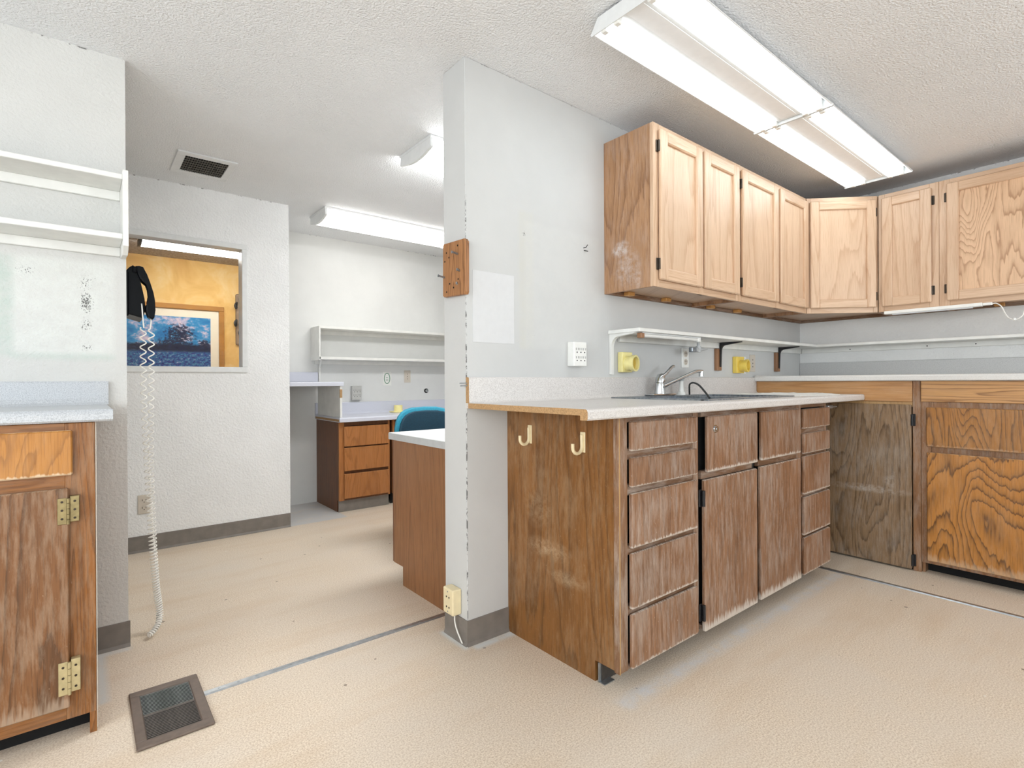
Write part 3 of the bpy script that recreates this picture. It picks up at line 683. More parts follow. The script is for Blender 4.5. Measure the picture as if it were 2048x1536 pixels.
build('nailing_rail', G().box(ax+.015, XR-.018, Y0-.018, Y0, ZB, ZB+.022).box(XR-.018, XR, by+.016, Y0, ZB, ZB+.022), M['dk_h'], t_)
build('side_panel', G().box(ax+.0005, ax+.015, ay+.02, Y0, ZB, ZT), M['up_side'], t_)
build('side_panel', G().box(bx+.02, XR, by+.0005, by+.015, ZB, ZT), M['up_side'], t_)
build('stile', G(fd).box(.003, .03, -.019, 0, ZB, ZT, .0015), M['up_v'], t_)
build('stile', G(fd).box(L_-.032, L_-.003, -.019, 0, ZB, ZT, .0015), M['up_v'], t_)
build('rail', G(fd).box(.03, L_-.032, -.019, -.0005, ZT-.045, ZT, .0015), M['up_h'], t_)
build('rail', G(fd).box(.03, L_-.032, -.019, -.0005, ZB, ZB+.045, .0015), M['up_h'], t_)
framed_door(t_, fd, .020, L_-.022, 1.574, 2.289, 'r')
fy = FY(4.115)
cD = upper('narrow oak wall cabinet between corner cabinet and wide cabinet', fy, .862, 1.183, XR-4.115, [(.897, 1.160, 'l', 'up_v')])
cE = upper('wide bold-grained oak wall cabinet at the right edge', fy, -.30, .861, XR-4.115, [(-.26, .822, 'r', 'up_big')])
for (c, ys_) in ((cD, (1.0,)), (cE, (.6, .2))):
    for y in ys_: build('corner_block', G().box(XR-.055, XR-.018, y, y+.05, ZB+.002, ZB+.022, .003), M['cblock'], c)

# under-cabinet light bar with cord
t_ = thing('light_bar', 'slim white light bar with cord under the right wall cabinets', 'light', (4.10, .9, 1.515))
build('housing', G().box(4.075, 4.112, .655, 1.143, 1.520, 1.541, .004, 2), M['whitep'], t_)
build('diffuser', G().box(4.080, 4.107, .70, 1.10, 1.514, 1.520, .002), plain('frosted_diffuser', lin(226, 228, 230), .5), t_)
build('plug', G().box(4.084, 4.104, .612, .655, 1.523, 1.539, .004, 2), M['whitep'], t_)
build('cord', G().tube(sm([(4.094, .614, 1.531), (4.094, .595, 1.530), (4.098, .575, 1.51), (4.10, .56, 1.47), (4.10, .545, 1.443), (4.10, .525, 1.432), (4.10, .505, 1.434), (4.102, .487, 1.452), (4.108, .478, 1.49), (4.12, .47, 1.56)]), .0032, 7), M['cordw'], t_, True)
build('cord_clip', G().box(4.092, 4.108, .514, .526, 1.424, 1.440, .003), M['whitep'], t_)

# ------------------------------------------------------------------ shelf over the sink and along the right wall
t_ = thing('wall_shelf', 'long thin white shelf on brackets above the sink', 'shelf', (3.2, Y0, 1.13))
build('shelf_board', G().box(2.115, XR-.2005, Y0-.2, Y0, 1.337, 1.356, .002), M['white'], t_)
build('cleat', G().box(2.19, XR-.02, Y0-.018, Y0, 1.300, 1.337, .002), M['white'], t_)
def gusset(x, mt, w, ytip, ztop=1.337, zbot=1.127, rr=.05):
    pts = [(Y0-.001, zbot), (Y0-.014, zbot), (Y0-.014, ztop-.014-rr)]
    for k in range(1, 7): pts.append((Y0-.014-rr*(1-math.cos(math.pi/2*k/7)), ztop-.014-rr+rr*math.sin(math.pi/2*k/7)))
    pts += [(ytip, ztop-.006), (ytip, ztop), (Y0-.001, ztop)]
    return G().poly(pts, 'x', x, x+w, .001)
build('bracket', gusset(2.122, M['white'], .022, Y0-.16), M['white'], t_, label='white painted curved bracket')
for (xa, xb) in ((3.146, 3.205), (3.975, 4.035)):
    build('wood_block', G().box(xa, xb, Y0-.02, Y0-.0005, 1.157, 1.297, .002), M['wblock'], t_)
    pts = [(Y0-.021, 1.18), (Y0-.026, 1.18), (Y0-.030, 1.29)]
    for k in range(1, 7): pts.append((Y0-.030-.03*(1-math.cos(math.pi/2*k/7)), 1.29+.03*math.sin(math.pi/2*k/7)))
    pts += [(Y0-.165, 1.331), (Y0-.165, 1.3365), (Y0-.021, 1.3365)]
    build('bracket', G().poly(pts, 'x', (xa+xb)/2, (xa+xb)/2+.016, .001), M['blackm'], t_, label='black iron shelf bracket')
t_ = thing('wall_shelf', 'white shelf board running along the right wall', 'shelf', (XR, .6, 1.30))
build('shelf_board', G().box(XR-.2, XR, -.8, Y0-.0005, 1.337, 1.356, .002), M['white'], t_)
build('cleat', G().box(XR-.018, XR, -.8, Y0-.019, 1.302, 1.337, .002), M['white'], t_)
for y in (1.45, .99, .74, .5): build('screw', G().cyl((XR-.0185, y, 1.318), (XR-.0192, y, 1.318), .004, 8), M['gap'], t_)

t_ = thing('shelf_light', 'unlit tube light fixed under the sink shelf', 'light', (2.43, Y0-.17, 1.315))
build('tube', G().cyl((2.175, Y0-.172, 1.322), (2.665, Y0-.172, 1.322), .010, 12), M['whitep'], t_, True)
build('channel', G().box(2.16, 2.69, Y0-.185, Y0-.15, 1.330, 1.3368, .001), M['whitem'], t_)
build('end_cap', G().box(2.148, 2.176, Y0-.186, Y0-.158, 1.308, 1.334, .003), M['wblock'], t_)
build('end_cap', G().box(2.664, 2.69, Y0-.186, Y0-.158, 1.308, 1.334, .003), M['whitep'], t_)

vx, vy = 2.80, Y0-.10
t_ = thing('gas_valve', 'grey laboratory gas valve hanging under the sink shelf', 'valve', (vx, vy, 1.26))
build('stem', G().cyl((vx, vy, 1.337), (vx, vy, 1.275), .009, 12).cyl((vx, vy, 1.337), (vx, vy, 1.330), .022, 14), M['greym'], t_, True)
build('valve_body', G().cyl((vx-.04, vy, 1.272), (vx+.02, vy, 1.276), .014, 12).cyl((vx, vy, 1.26), (vx, vy, 1.296), .016, 12), M['greym'], t_, True)
build('nozzle', G().tube([(vx+.018, vy, 1.276), (vx+.05, vy, 1.279), (vx+.10, vy, 1.283)], [.011, .008, .004], 12), M['greym'], t_, True)
build('valve_handle', G().box(vx-.082, vx-.036, vy-.012, vy+.012, 1.258, 1.286, .004, 2), M['steel'], t_)

def fitting(label, x0, x1, z0, z1, cx, cz, mt):
    t_ = thing('pipe_fitting', label, 'fitting', ((x0+x1)/2, Y0, z0))
    build('base_plate', G().box(x0, x1, Y0-.032, Y0-.0005, z0, z1, .004, 2), M[mt], t_)
    build('elbow', G().tube(sm([((x0+x1)/2, Y0-.03, cz), ((x0+x1)/2, Y0-.05, cz), ((x0+x1)/2+.006, Y0-.066, cz)], 4), .036, 18, False).ring(((x0+x1)/2+.004, Y0-.062, cz), (.18, -1, 0), .043, .034, .020, 22), M[mt], t_, True)
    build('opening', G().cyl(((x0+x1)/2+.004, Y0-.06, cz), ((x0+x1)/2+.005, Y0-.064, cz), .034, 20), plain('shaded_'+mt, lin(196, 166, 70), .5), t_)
fitting('yellow plastic pipe fitting beside the white bracket', 2.19, 2.275, 1.139, 1.246, 2.26, 1.186, 'yellowl')
fitting('bright yellow pipe fitting between the two wood blocks', 3.375, 3.475, 1.142, 1.252, 3.45, 1.19, 'yellowp')
def blank(label, fr, s0, s1, z0, z1, mt):
    t_ = thing('wall_plate', label, 'plate', fr @ Vector(((s0+s1)/2, 0, z0)))
    build('plate', G(fr).box(s0, s1, 0, .006, z0, z1, .002), M[mt], t_)
    for k in (.3, .5, .7):
        build('screw', G(fr).cyl(((s0+s1)/2, .006, z0+(z1-z0)*k), ((s0+s1)/2, .0072, z0+(z1-z0)*k), .004, 8), M['bronze'], t_)
blank('white wall plate just behind the bright yellow fitting', FX(Y0), 3.482, 3.552, 1.138, 1.256, 'whitep')
blank('beige wall plate right of the bright yellow fitting', FX(Y0), 3.607, 3.682, 1.152, 1.272, 'beige')
blank('beige wall plate on the far wall right of the oval sticker', FX(YB), 2.546, 2.618, 1.088, 1.211, 'beige')

# ------------------------------------------------------------------ sink counter
ZC, YF = 1.006, 1.129
SX0, SX1, SY0, SY1 = 2.085, 2.93, 1.225, 1.766
hx0, hx1, hy0, hy1 = SX0+.02, SX1-.02, SY0+.02, SY1-.085
t_ = thing('countertop', 'warm grey laminate sink counter with chipped particle-board end', 'countertop', (2.45, 1.45, .970))
nose = [(YF+.031, .985), (YF+.031, .970), (YF+.004, .970), (YF, .975), (YF, .996), (YF+.003, 1.003), (YF+.010, ZC)]
xe, xr = 1.222, 3.666
g = G().poly([(hy0, .985)]+nose+[(hy0, ZC)], 'x', xe, xr)
g.box(xe, hx0, hy0, Y0, .985, ZC).box(hx1, xr, hy0, Y0, .985, ZC).box(hx0, hx1, hy1, Y0, .985, ZC)
build('slab', g, M['lam_s'], t_)
build('backsplash', G().poly([(Y0, ZC), (Y0-.034, ZC), (Y0-.024, ZC+.006), (Y0-.021, ZC+.016), (Y0-.021, 1.108), (Y0-.017, 1.113), (Y0, 1.113)], 'x', 1.226, xr), M['lam_s'], t_)
build('end_edge', G().poly([(Y0-.022, .985)]+nose+[(Y0-.022, ZC)], 'x', xe-.0012, xe), M['tan'], t_, label='raw particle-board end of the slab')
build('end_edge', G().poly([(Y0, .985), (Y0-.021, .985), (Y0-.021, 1.108), (Y0-.017, 1.113), (Y0, 1.113)], 'x', xe+.0028, 1.226), M['tan'], t_)
build('screw', G().cyl((1.227, Y0-.010, 1.088), (1.196, Y0+.004, 1.088), .0022, 6).cyl((1.227, Y0-.010, 1.078), (1.20, Y0+.004, 1.077), .0022, 6), M['steel'], t_)

t_ = thing('sink', 'dusty stainless drop-in sink in the grey counter', 'sink', ((SX0+SX1)/2, 1.5, ZC-.17))
g = G(); zr = ZC+.006; mx_ = (SX0+SX1)/2
for q in ((SX0, SX1, SY0, hy0+.02), (SX0, SX1, hy1-.015, SY1), (SX0, hx0+.02, hy0, hy1), (hx1-.02, SX1, hy0, hy1), (mx_-.02, mx_+.02, hy0, hy1)): g.box(q[0], q[1], q[2], q[3], ZC-.001, zr, .002)
build('rim', g, M['steel'], t_)
for (a, b) in ((hx0+.018, mx_-.018), (mx_+.018, hx1-.018)):
    c0, c1, zb = hy0+.018, hy1-.013, ZC-.165
    build('basin', G().box(a, a+.003, c0, c1, zb, ZC).box(b-.003, b, c0, c1, zb, ZC).box(a, b, c0, c0+.003, zb, ZC).box(a, b, c1-.003, c1, zb, ZC).box(a, b, c0, c1, zb-.003, zb), M['steel'], t_)
fxx, fyy = 2.44, 1.722
t_ = thing('faucet', 'chrome single-lever faucet behind the sink', 'faucet', (fxx, fyy, zr))
build('escutcheon', G().box(fxx-.10, fxx+.11, fyy-.03, fyy+.03, zr, zr+.012, .006, 2), M['chrome'], t_)
build('faucet_body', G().tube([(fxx, fyy, zr+.01), (fxx, fyy, zr+.04), (fxx, fyy, 1.075), (fxx, fyy, 1.085)], [.030, .026, .025, .022], 18), M['chrome'], t_, True)
build('cap', G().tube([(fxx, fyy, 1.082), (fxx+.004, fyy, 1.10), (fxx+.012, fyy, 1.118), (fxx+.022, fyy, 1.128)], [.024, .026, .022, .010], 16), M['chrome'], t_, True)
build('handle', G().tube(sm([(fxx+.012, fyy, 1.112), (fxx+.05, fyy, 1.130), (fxx+.085, fyy, 1.152), (fxx+.115, fyy, 1.172), (fxx+.135, fyy, 1.174)], 4), [.010]*6+[.009]*6+[.008]*4+[.006], 10), M['chrome'], t_, True)
build('spout', G().tube(sm([(fxx+.015, fyy, 1.058), (fxx+.10, fyy-.005, 1.083), (fxx+.22, fyy-.012, 1.118), (fxx+.31, fyy-.018, 1.143), (fxx+.35, fyy-.02, 1.148), (fxx+.385, fyy-.022, 1.146)]), .0105, 12), M['chrome'], t_, True)
build('aerator', G().cyl((fxx+.375, fyy-.022, 1.148), (fxx+.375, fyy-.022, 1.118), .014, 14), M['chrome'], t_, True)
sx2, sy2 = 2.655, 1.730
t_ = thing('side_sprayer', 'white sink side sprayer standing beside the faucet', 'sprayer', (sx2, sy2, zr))
build('holder', G().tube([(sx2, sy2, zr), (sx2, sy2, zr+.016), (sx2, sy2, zr+.020)], [.026, .022, .016], 16), M['whitep'], t_, True)
build('sprayer_body', G().tube([(sx2, sy2, zr+.018), (sx2, sy2, zr+.05), (sx2, sy2, zr+.082)], [.017, .014, .012], 14), M['whitep'], t_, True)
build('sprayer_head', G().tube([(sx2, sy2, zr+.080), (sx2, sy2, zr+.092), (sx2, sy2, zr+.100)], [.015, .018, .012], 14), M['greym'], t_, True)
top('rubber_hose', G().tube(sm([(2.715, 1.715, zr+.002), (2.69, 1.70, 1.045), (2.63, 1.66, 1.072), (2.52, 1.57, 1.082), (2.36, 1.44, 1.072), (2.23, 1.33, 1.043), (2.16, 1.265, zr+.004)]), .0048, 8), M['rubber'], 'black rubber hose arching over the sink', 'hose', smooth=True)
def crumple():
    g = G(); nx, ny = 16, 10; rr = random.Random(3); T = []; Bt = []
    for i in range(nx+1):
        for j in range(ny+1):
            u_, v_ = i/nx, j/ny; e_ = min(u_, 1-u_, v_, 1-v_)*6
            T.append(g.bm.verts.new((2.97+.58*u_+rr.uniform(-.01, .01), 1.21+.42*v_+.04*math.sin(7*u_)+rr.uniform(-.01, .01), ZC+.002+min(1, e_)*rr.uniform(.001, .011))))
    for i in range(nx):
        for j in range(ny):
            a = i*(ny+1)+j; g.bm.faces.new((T[a], T[a+ny+1], T[a+ny+2], T[a+1]))
    r = bmesh.ops.extrude_face_region(g.bm, geom=list(g.bm.faces))
    for v in r['geom']:
        if isinstance(v, bmesh.types.BMVert): v.co.z = ZC
    return g
top('paper_sheet', crumple(), M['whitep'], 'crumpled white sheet lying on the sink counter past the sink', 'paper')

# ------------------------------------------------------------------ sink base cabinets
YD = 1.184                                   # face frame plane, fronts stand 19 mm proud
fb = FX(YD)
GR = 'worn dark oak base cabinets under the sink counter'
def drawer(par, fr, s0, s1, z0, z1, mt, th=.019):
    return build('drawer', G(fr).box(s0, s1, .001, th, z0, z1, .0045), M[mt], par)
def basecab(label, fr, s0, s1, zb, zt, depth, stiles, rails, fm='dk_f', rm='dk_h', toe=.1, side='dk_f', group=GR, body='dk_f'):
    t_ = thing('base_cabinet', label, 'cabinet', fr @ Vector(((s0+s1)/2, -depth/2, 0)), group)
    build('carcass', G(fr).box(s0+.03, s1-.02, -depth, -.06, zb+.005, zt-.18), M[body], t_)
    build('interior', G(fr).box(s0+.014, s1-.014, -.055, -.030, zb+.005, zt-.005), M['gap'], t_)
    build('toe_kick', G(fr).box(s0+.03, s1, -toe-.012, -toe, 0, zb+.004), M['toe'], t_)
    for (a, b) in stiles: build('stile', G(fr).box(a, b, -.022, 0, zb, zt, .0015), M[fm], t_)
    for (a, b, c, d) in rails: build('rail', G(fr).box(a, b, -.022, -.003, c, d, .0015), M[rm], t_)
    return t_
DZ = [(.847, .951), (.720, .823), (.505, .697), (.291, .486), (.082, .272)]
xa, xb, xc, xd = 1.430, 1.926, 2.880, 3.232
rl = lambda a, b, zs: [(a, b, zs[i+1][1]-.008, zs[i][0]+.008) for i in range(len(zs)-1)]+[(a, b, .947, .968), (a, b, .074, .092)]
c1 = basecab('worn oak drawer cabinet with hooks on its side panel', fb, xa, xb, .074, .968, .60, [(xa+.004, 1.484), (1.898, xb)], rl(1.484, 1.898, DZ))
for (a, b) in DZ: drawer(c1, fb, 1.486, 1.902, a, b, 'dk_v')
build('side_panel', G().poly([(YD+.0225, .076), (YD+.0225, .968), (Y0-.001, .968), (Y0-.001, 0), (1.302, 0), (1.302, .076)], 'x', 1.442, 1.458), M['dk_side'], c1)
build('edge_strip', G().box(1.4385, 1.4425, YD-.001, YD+.024, .072, .968), M['strip'], c1, label='pale strip along the front corner')
build('toe_bracket', G().box(1.446, 1.50, 1.288, 1.291, 0, .07).box(1.446, 1.50, 1.26, 1.291, 0, .003), M['alu'], c1)
c2 = basecab('worn oak sink cabinet with two tall doors', fb, xb, xc, .074, .968, .60, [(2.852, xc)], [(1.962, 2.385, .688, .722), (2.445, 2.852, .69, .724), (1.962, 2.852, .944, .968), (1.962, 2.852, .074, .09)])
build('stile', G(fb).box(xb, 1.934, -.022, 0, .074, .968, .001), M['dk_f'], c2)
build('stile', G(fb).box(2.385, 2.445, -.030, -.024, .074, .968), M['toe'], c2)  # no real stile: dark strip coloured as the shaded gap between the doors
p1 = drawer(c2, fb, 1.978, 2.400, .717, .947, 'dk_v')
build('lock', G(fb).cyl((2.033, .018, .893), (2.033, .0205, .893), .017, 16).cyl((2.033, .018, .893), (2.033, .028, .893), .012, 14).cyl((2.033, .028, .893), (2.033, .030, .893), .006, 10), M['chrome'], p1, True)
drawer(c2, fb, 2.440, 2.860, .720, .947, 'dk_v')
d1 = build('door', G(fb).box(1.953, 2.394, .001, .019, .072, .689, .004), M['dk_v'], c2)
d2 = build('door', G(fb).box(2.428, 2.860, .001, .019, .074, .692, .004), M['dk_v'], c2)
for zc in (.615, .15):
    build('hinge', G(fb).box(1.932, 1.950, 0, .006, zc-.035, zc+.035, .002).cyl((1.949, .014, zc-.032), (1.949, .014, zc+.032), .007, 10), M['blackm'], d1)
for zc in (.615, .15):
    build('hinge', G(fb).box(2.858, 2.872, 0, .006, zc-.03, zc+.03, .002), M['blackm'], d2)
DR = [(.840, .942), (.710, .8135), (.497, .695), (.285, .482), (.079, .271)]
c3 = basecab('worn oak drawer cabinet at the inner end of the sink run', fb, xc, xd, .074, .968, .60, [(xc, 2.905), (3.212, xd)], rl(2.905, 3.212, DR))
for (a, b) in DR: drawer(c3, fb, 2.900, 3.238, a, b, 'dk_v')
build('side_panel', G().poly([(YD+.0225, .076), (YD+.0225, .968), (Y0-.001, .968), (Y0-.001, 0), (1.302, 0), (1.302, .076)], 'x', xd-.016, xd), M['dk_side'], c3)
build('bracket', G().box(xd, 3.30, YD-.015, YD+.01, .932, .950, .003).box(3.30, 3.37, YD-.008, YD-.002, .936, .942, .001), M['alu'], c3, label='small metal bracket under the counter edge')

def jhook(label, y, z):
    t_ = thing('coat_hook', label, 'hook', (1.442, y, z), 'ivory hooks on the cabinet side')
    build('plate', G().box(1.437, 1.442, y-.012, y+.012, z, z+.076, .0015), M['ivory'], t_)
    pts = [(1.434, y, z+.066)]+[(1.434-.024+.024*math.cos(a), y, z+.022+.024*math.sin(a)) for a in [-.0-math.pi*k/10 for k in range(0, 11)]]+[(1.386, y, z+.036)]
    build('hook_arm', G().tube(pts, .0065, 8), M['ivory'], t_, True)
jhook('ivory plastic hook on the cabinet side near the partition', 1.655, .836)
jhook('ivory plastic hook on the cabinet side near the drawer corner', 1.355, .829)

# ------------------------------------------------------------------ right counter and base cabinets
XD = 3.682; fr_ = FY(XD); GRR = 'golden oak base cabinets under the raised right counter'
t_ = thing('countertop', 'raised pale laminate counter along the right wall', 'countertop', (4.03, .5, 1.085))
build('slab', G().poly([(XR, 1.092), (3.662, 1.092), (3.662, 1.086), (3.642, 1.086), (3.638, 1.091), (3.638, 1.112), (3.642, 1.119), (3.650, 1.122), (XR, 1.122)], 'y', -.9, Y0-.022), M['lam_r'], t_)
build('backsplash', G().box(XR-.014, XR, -.9, Y0-.001, 1.122, 1.226, .003), M['lam_g'], t_, label='grey speckled backsplash board')
build('backsplash', G().box(3.67, XR-.014, Y0-.021, Y0, 1.092, 1.128, .003), M['lam_r'], t_)
t_ = thing('base_cabinet', 'blind corner oak cabinet with grey worn door beside the sink run', 'cabinet', (4.0, 1.3, 0), GRR)
build('carcass', G().box(XD+.06, XR-.01, .868, Y0-.002, .07, 1.08), M['gold_f'], t_)
build('top_rail', G(fr_).box(.895, Y0-.002, -.02, .008, .9655, 1.085, .002), M['gold_h2'], t_, label='honey oak rail with horizontal grain')
build('rail', G(fr_).box(.895, Y0-.002, -.02, 0, .936, .965, .002), M['strip'], t_)
build('stile', G(fr_).box(.8565, .8945, -.02, 0, 0, 1.085, .002), M['gold_f'], t_)
bd = build('door', G(fr_).box(.8975, 1.70, .001, .020, .010, .949, .003), M['blind'], t_)
for zc in (.862, .06): build('hinge', G(fr_).box(.880, .896, 0, .006, zc-.034, zc+.034, .002).cyl((.893, .016, zc-.032), (.893, .016, zc+.032), .007, 10), M['blackm'], bd)
build('toe_kick', G().box(XD+.02, XD+.035, .90, Y0-.002, 0, .07), M['gap'], t_)
t_ = thing('base_cabinet', 'bold-grained golden oak cabinet with drawer and door at right edge', 'cabinet', (4.0, .4, 0), GRR)
build('carcass', G().box(XD+.05, XR-.01, -.2, .855, .06, 1.08), M['gold_f'], t_)
build('side_panel', G().box(XD+.02, XR-.01, .842, .8555, .0, 1.08), M['gold_f'], t_)
build('stile', G(fr_).box(.81, .8555, -.02, 0, .058, 1.085, .002), M['gold_f'], t_)
build('stile', G(fr_).box(-.2, -.13, -.02, 0, .058, 1.085, .002), M['gold_f'], t_)
build('top_rail', G(fr_).box(-.2, .8535, 0, .010, .968, 1.085, .002), M['gold_h'], t_, label='oak rail with bold horizontal grain')
build('rail', G(fr_).box(-.13, .81, -.02, -.001, .925, .968, .002), M['gold_f'], t_)
build('rail', G(fr_).box(-.13, .81, -.02, -.006, .672, .732, .002), M['gold_f'], t_)
build('rail', G(fr_).box(-.13, .81, -.02, -.001, .058, .095, .002), M['gold_f'], t_)
build('drawer', G(fr_).box(-.10, .828, .001, .020, .717, .937, .004), M['gold_vd'], t_)
build('door', G(fr_).box(-.10, .826, .001, .020, .077, .685, .004), M['gold_v'], t_)
build('toe_kick', G().box(XD+.075, XD+.09, -.2, .842, 0, .06), M['gap'], t_)
build('carcass', G().box(XD, XR-.01, -.9, -.202, .0, 1.085), M['gold_f'], t_)

# ------------------------------------------------------------------ ceiling lights
def tubefix(label, x0, x1):
    ya, yb = .962, 1.328; ym = (ya+yb)/2
    t_ = thing('ceiling_light', label, 'light', ((x0+x1)/2, ym, 2.35), 'bare-tube ceiling lights in a row')
    build('housing', G().box(x0+.01, x1-.01, ym-.06, ym+.06, 2.385, H-.001, .002), M['whitem'], t_)
    for sgn in (-1, 1):
        e = ym+sgn*(yb-ya)/2; c = ym+sgn*.055
        pts = [(c, 2.414), (c+sgn*.01, 2.422), (e-sgn*.035, 2.422), (e, 2.383), (e, 2.379), (e-sgn*.003, 2.379), (e-sgn*.037, 2.418), (c+sgn*.01, 2.418)]
        build('reflector', G().poly(pts, 'x', x0+.004, x1-.004), M['reflector'], t_)
    build('ballast_cover', G().poly([(ym-.056, 2.418), (ym+.056, 2.418), (ym+.036, 2.384), (ym-.036, 2.384)], 'x', x0+.006, x1-.03), M['reflector'], t_)
    for x in (x0, x1-.004):
        build('end_plate', G().poly([(ya-.002, 2.372), (yb+.002, 2.372), (yb+.006, 2.380), (yb-.03, 2.428), (ya+.03, 2.428), (ya-.006, 2.380)], 'x', x, x+.004), M['whitem'], t_)
    for dy in (-.132, -.074, .074, .132):
        y = ym+dy
        tb = build('tube', G().cyl((x0+.030, y, 2.385), (x1-.040, y, 2.385), .0165, 12), M['tube'], t_, True)
        for x in (x0+.004, x1-.030):
            build('socket', G().box(x, x+.026, y-.013, y+.013, 2.366, 2.420, .004), M['whitep'], t_)
tubefix('bare four-tube fluorescent light nearest the viewer', 1.470, 2.716)
tubefix('bare four-tube fluorescent light over the corner cabinets', 2.722, 3.968)

def wrapfix(label, x0, x1, y0, y1, lens='lens', cap='whitem', grp='lens-covered ceiling lights'):
    zc = 2.355; ym = (y0+y1)/2; hw = (y1-y0)/2
    t_ = thing('ceiling_light', label, 'light', ((x0+x1)/2, ym, zc), grp)
    build('housing', G().box(x0-.003, x1+.003, y0-.008, y1+.008, H-.015, H-.0005, .001), M['whitem'], t_)
    prof = [(y0+.006, H-.0155), (y0, H-.058)]+[(y0+.014+(y1-y0-.028)*k/8, zc+.022-.024*math.sin(math.pi*k/8)) for k in range(9)]+[(y1, H-.058), (y1-.006, H-.0155)]
    build('lens', G().poly(prof, 'x', x0+.018, x1-.018), M[lens], t_)
    prof2 = [(ym+(y-ym)*1.03, z-.004 if z < H-.03 else H-.002) for y, z in prof]
    for x in (x0, x1-.018):
        build('end_cap', G().poly(prof2, 'x', x, x+.018, .003), M[cap], t_)
wrapfix('lens-covered ceiling light over the far low counter', 1.435, 2.68, 4.02, 4.35)
wrapfix('lens-covered ceiling light peeking out behind the partition', 1.468, 2.70, 2.50, 2.845, 'lens_near')
wrapfix('ceiling light glowing in the room beyond the window', .395, 1.62, 5.70, 6.03, 'lens_far', 'blackm')
# ------------------------------------------------------------------ back workroom
t_ = thing('countertop', 'raised white-edged counter end in the alcove', 'countertop', (1.45, 4.6, 1.063))
build('slab', G().box(1.214, 1.684, 4.29, YB, 1.063, 1.098, .004, 2), M['lam_b'], t_)
build('backsplash', G().box(1.206, 1.668, YB-.018, YB, 1.098, 1.188, .003), M['lam_b'], t_)
build('support_panel', G().box(1.655, 1.672, 4.305, 4.845, .799, 1.063), M['white'], t_)
build('support_chip', G().box(1.6535, 1.6735, 4.3045, 4.312, .965, 1.035), M['tan'], t_)
t_ = thing('countertop', 'low blue-white counter along the far wall', 'countertop', (2.6, 4.6, .757))
build('slab', G().poly([(YB, .760), (4.282, .760), (4.278, .764), (4.278, .790), (4.284, .798), (YB, .798)], 'x', 1.642, 3.9), M['lam_b'], t_)
build('backsplash', G().poly([(YB, .798), (4.846, .798), (4.862, .808), (4.864, .898), (4.870, .905), (YB, .905)], 'x', 1.642, 3.9), M['lam_b'], t_)
build('end_edge', G().box(1.640, 1.642, 4.30, YB-.02, .766, .784), M['tan'], t_)
ff = FX(4.335)
GF = 'oak cabinets under the far low counter'
t_ = thing('base_cabinet', 'oak three-drawer cabinet under the far low counter', 'cabinet', (1.885, 4.6, 0), GF)
build('carcass', G().box(1.672, 2.112, 4.39, YB-.001, .098, .757), M['far_s'], t_)
build('side_panel', G().poly([(4.357, .098), (4.357, .757), (YB-.001, .757), (YB-.001, 0), (4.385, 0), (4.385, .098)], 'x', 1.655, 1.671), M['far_s'], t_)
build('interior', G(ff).box(1.672, 2.11, -.05, -.025, .10, .755), M['gap'], t_)
build('stile', G(ff).box(1.655, 1.70, -.021, 0, .096, .757, .002), M['far_v'], t_)
build('stile', G(ff).box(2.098, 2.116, -.021, 0, .096, .757, .002), M['far_v'], t_)
for (a, b) in ((.725, .757), (.540, .560), (.318, .350), (.096, .118)): build('rail', G(ff).box(1.70, 2.098, -.021, -.008, a, b), M['far_s'], t_)
for (a, b) in ((.552, .721), (.346, .541), (.114, .321)): build('drawer', G(ff).box(1.694, 2.100, .001, .018, a, b, .003), M['far_v'], t_)
build('toe_kick', G(ff).box(1.657, 2.11, -.028, -.02, 0, .096), M['base'], t_)
t_ = thing('base_cabinet', 'oak door cabinet partly behind the teal chair', 'cabinet', (2.5, 4.6, 0), GF)
build('carcass', G().box(2.145, 3.6, 4.36, YB-.001, .098, .757), M['far_s'], t_)
build('stile', G(ff).box(2.145, 2.165, -.021, 0, .096, .757), M['far_v'], t_)
for k in range(3): build('door', G(ff).box(2.160+k*.47, 2.615+k*.47, .001, .018, .114, .735, .003), M['far_v'], t_)
build('toe_kick', G(ff).box(2.145, 3.6, -.06, -.05, 0, .098), M['gap'], t_)

t_ = thing('wall_shelf', 'white two-board shelf unit on the far wall', 'shelf', (2.3, YB, 1.29))
build('side_panel', G().box(1.608, 1.622, YB-.22, YB, 1.292, 1.594, .002), M['white'], t_)
build('shelf_board', G().box(1.622, 3.5, YB-.22, YB, 1.572, 1.594, .002), M['white'], t_)
build('shelf_board', G().box(1.610, 3.5, YB-.22, YB, 1.298, 1.322, .002), M['white'], t_)
build('cleat', G().box(1.64, 3.5, YB-.018, YB, 1.262, 1.298, .001), M['white'], t_)
build('cleat', G().box(1.622, 3.5, YB-.018, YB, 1.535, 1.572, .001), M['white'], t_)
build('bracket', G().poly([(YB-.001, 1.105), (YB-.02, 1.105), (YB-.02, 1.23), (YB-.06, 1.298), (YB-.001, 1.298)], 'x', 1.672, 1.69, .001), M['white'], t_)
t_ = thing('wall_sticker', 'white plate with green oval ring on the far wall', 'sticker', (2.356, YB, 1.058))
build('plate', G().box(2.309, 2.403, YB-.003, YB, 1.058, 1.197, .001), M['whitep'], t_)
el = [(2.356+.030*math.cos(2*math.pi*k/24), YB-.004, 1.130+.052*math.sin(2*math.pi*k/24)) for k in range(25)]
build('oval_ring', G().tube(el, .0035, 6, False), M['green'], t_)
build('lines', G().box(2.345, 2.367, YB-.0042, YB-.003, 1.134, 1.139).box(2.343, 2.369, YB-.0042, YB-.003, 1.112, 1.117), M['green'], t_)
t_ = thing('pipe_stub', 'cut pipe stub in a dark hole in the far wall', 'pipe', (2.803, YB, .985))
build('hole_ring', G().ring((2.803, YB, 1.0), (0, -1, 0), .024, .014, .003, 18), M['gap'], t_)
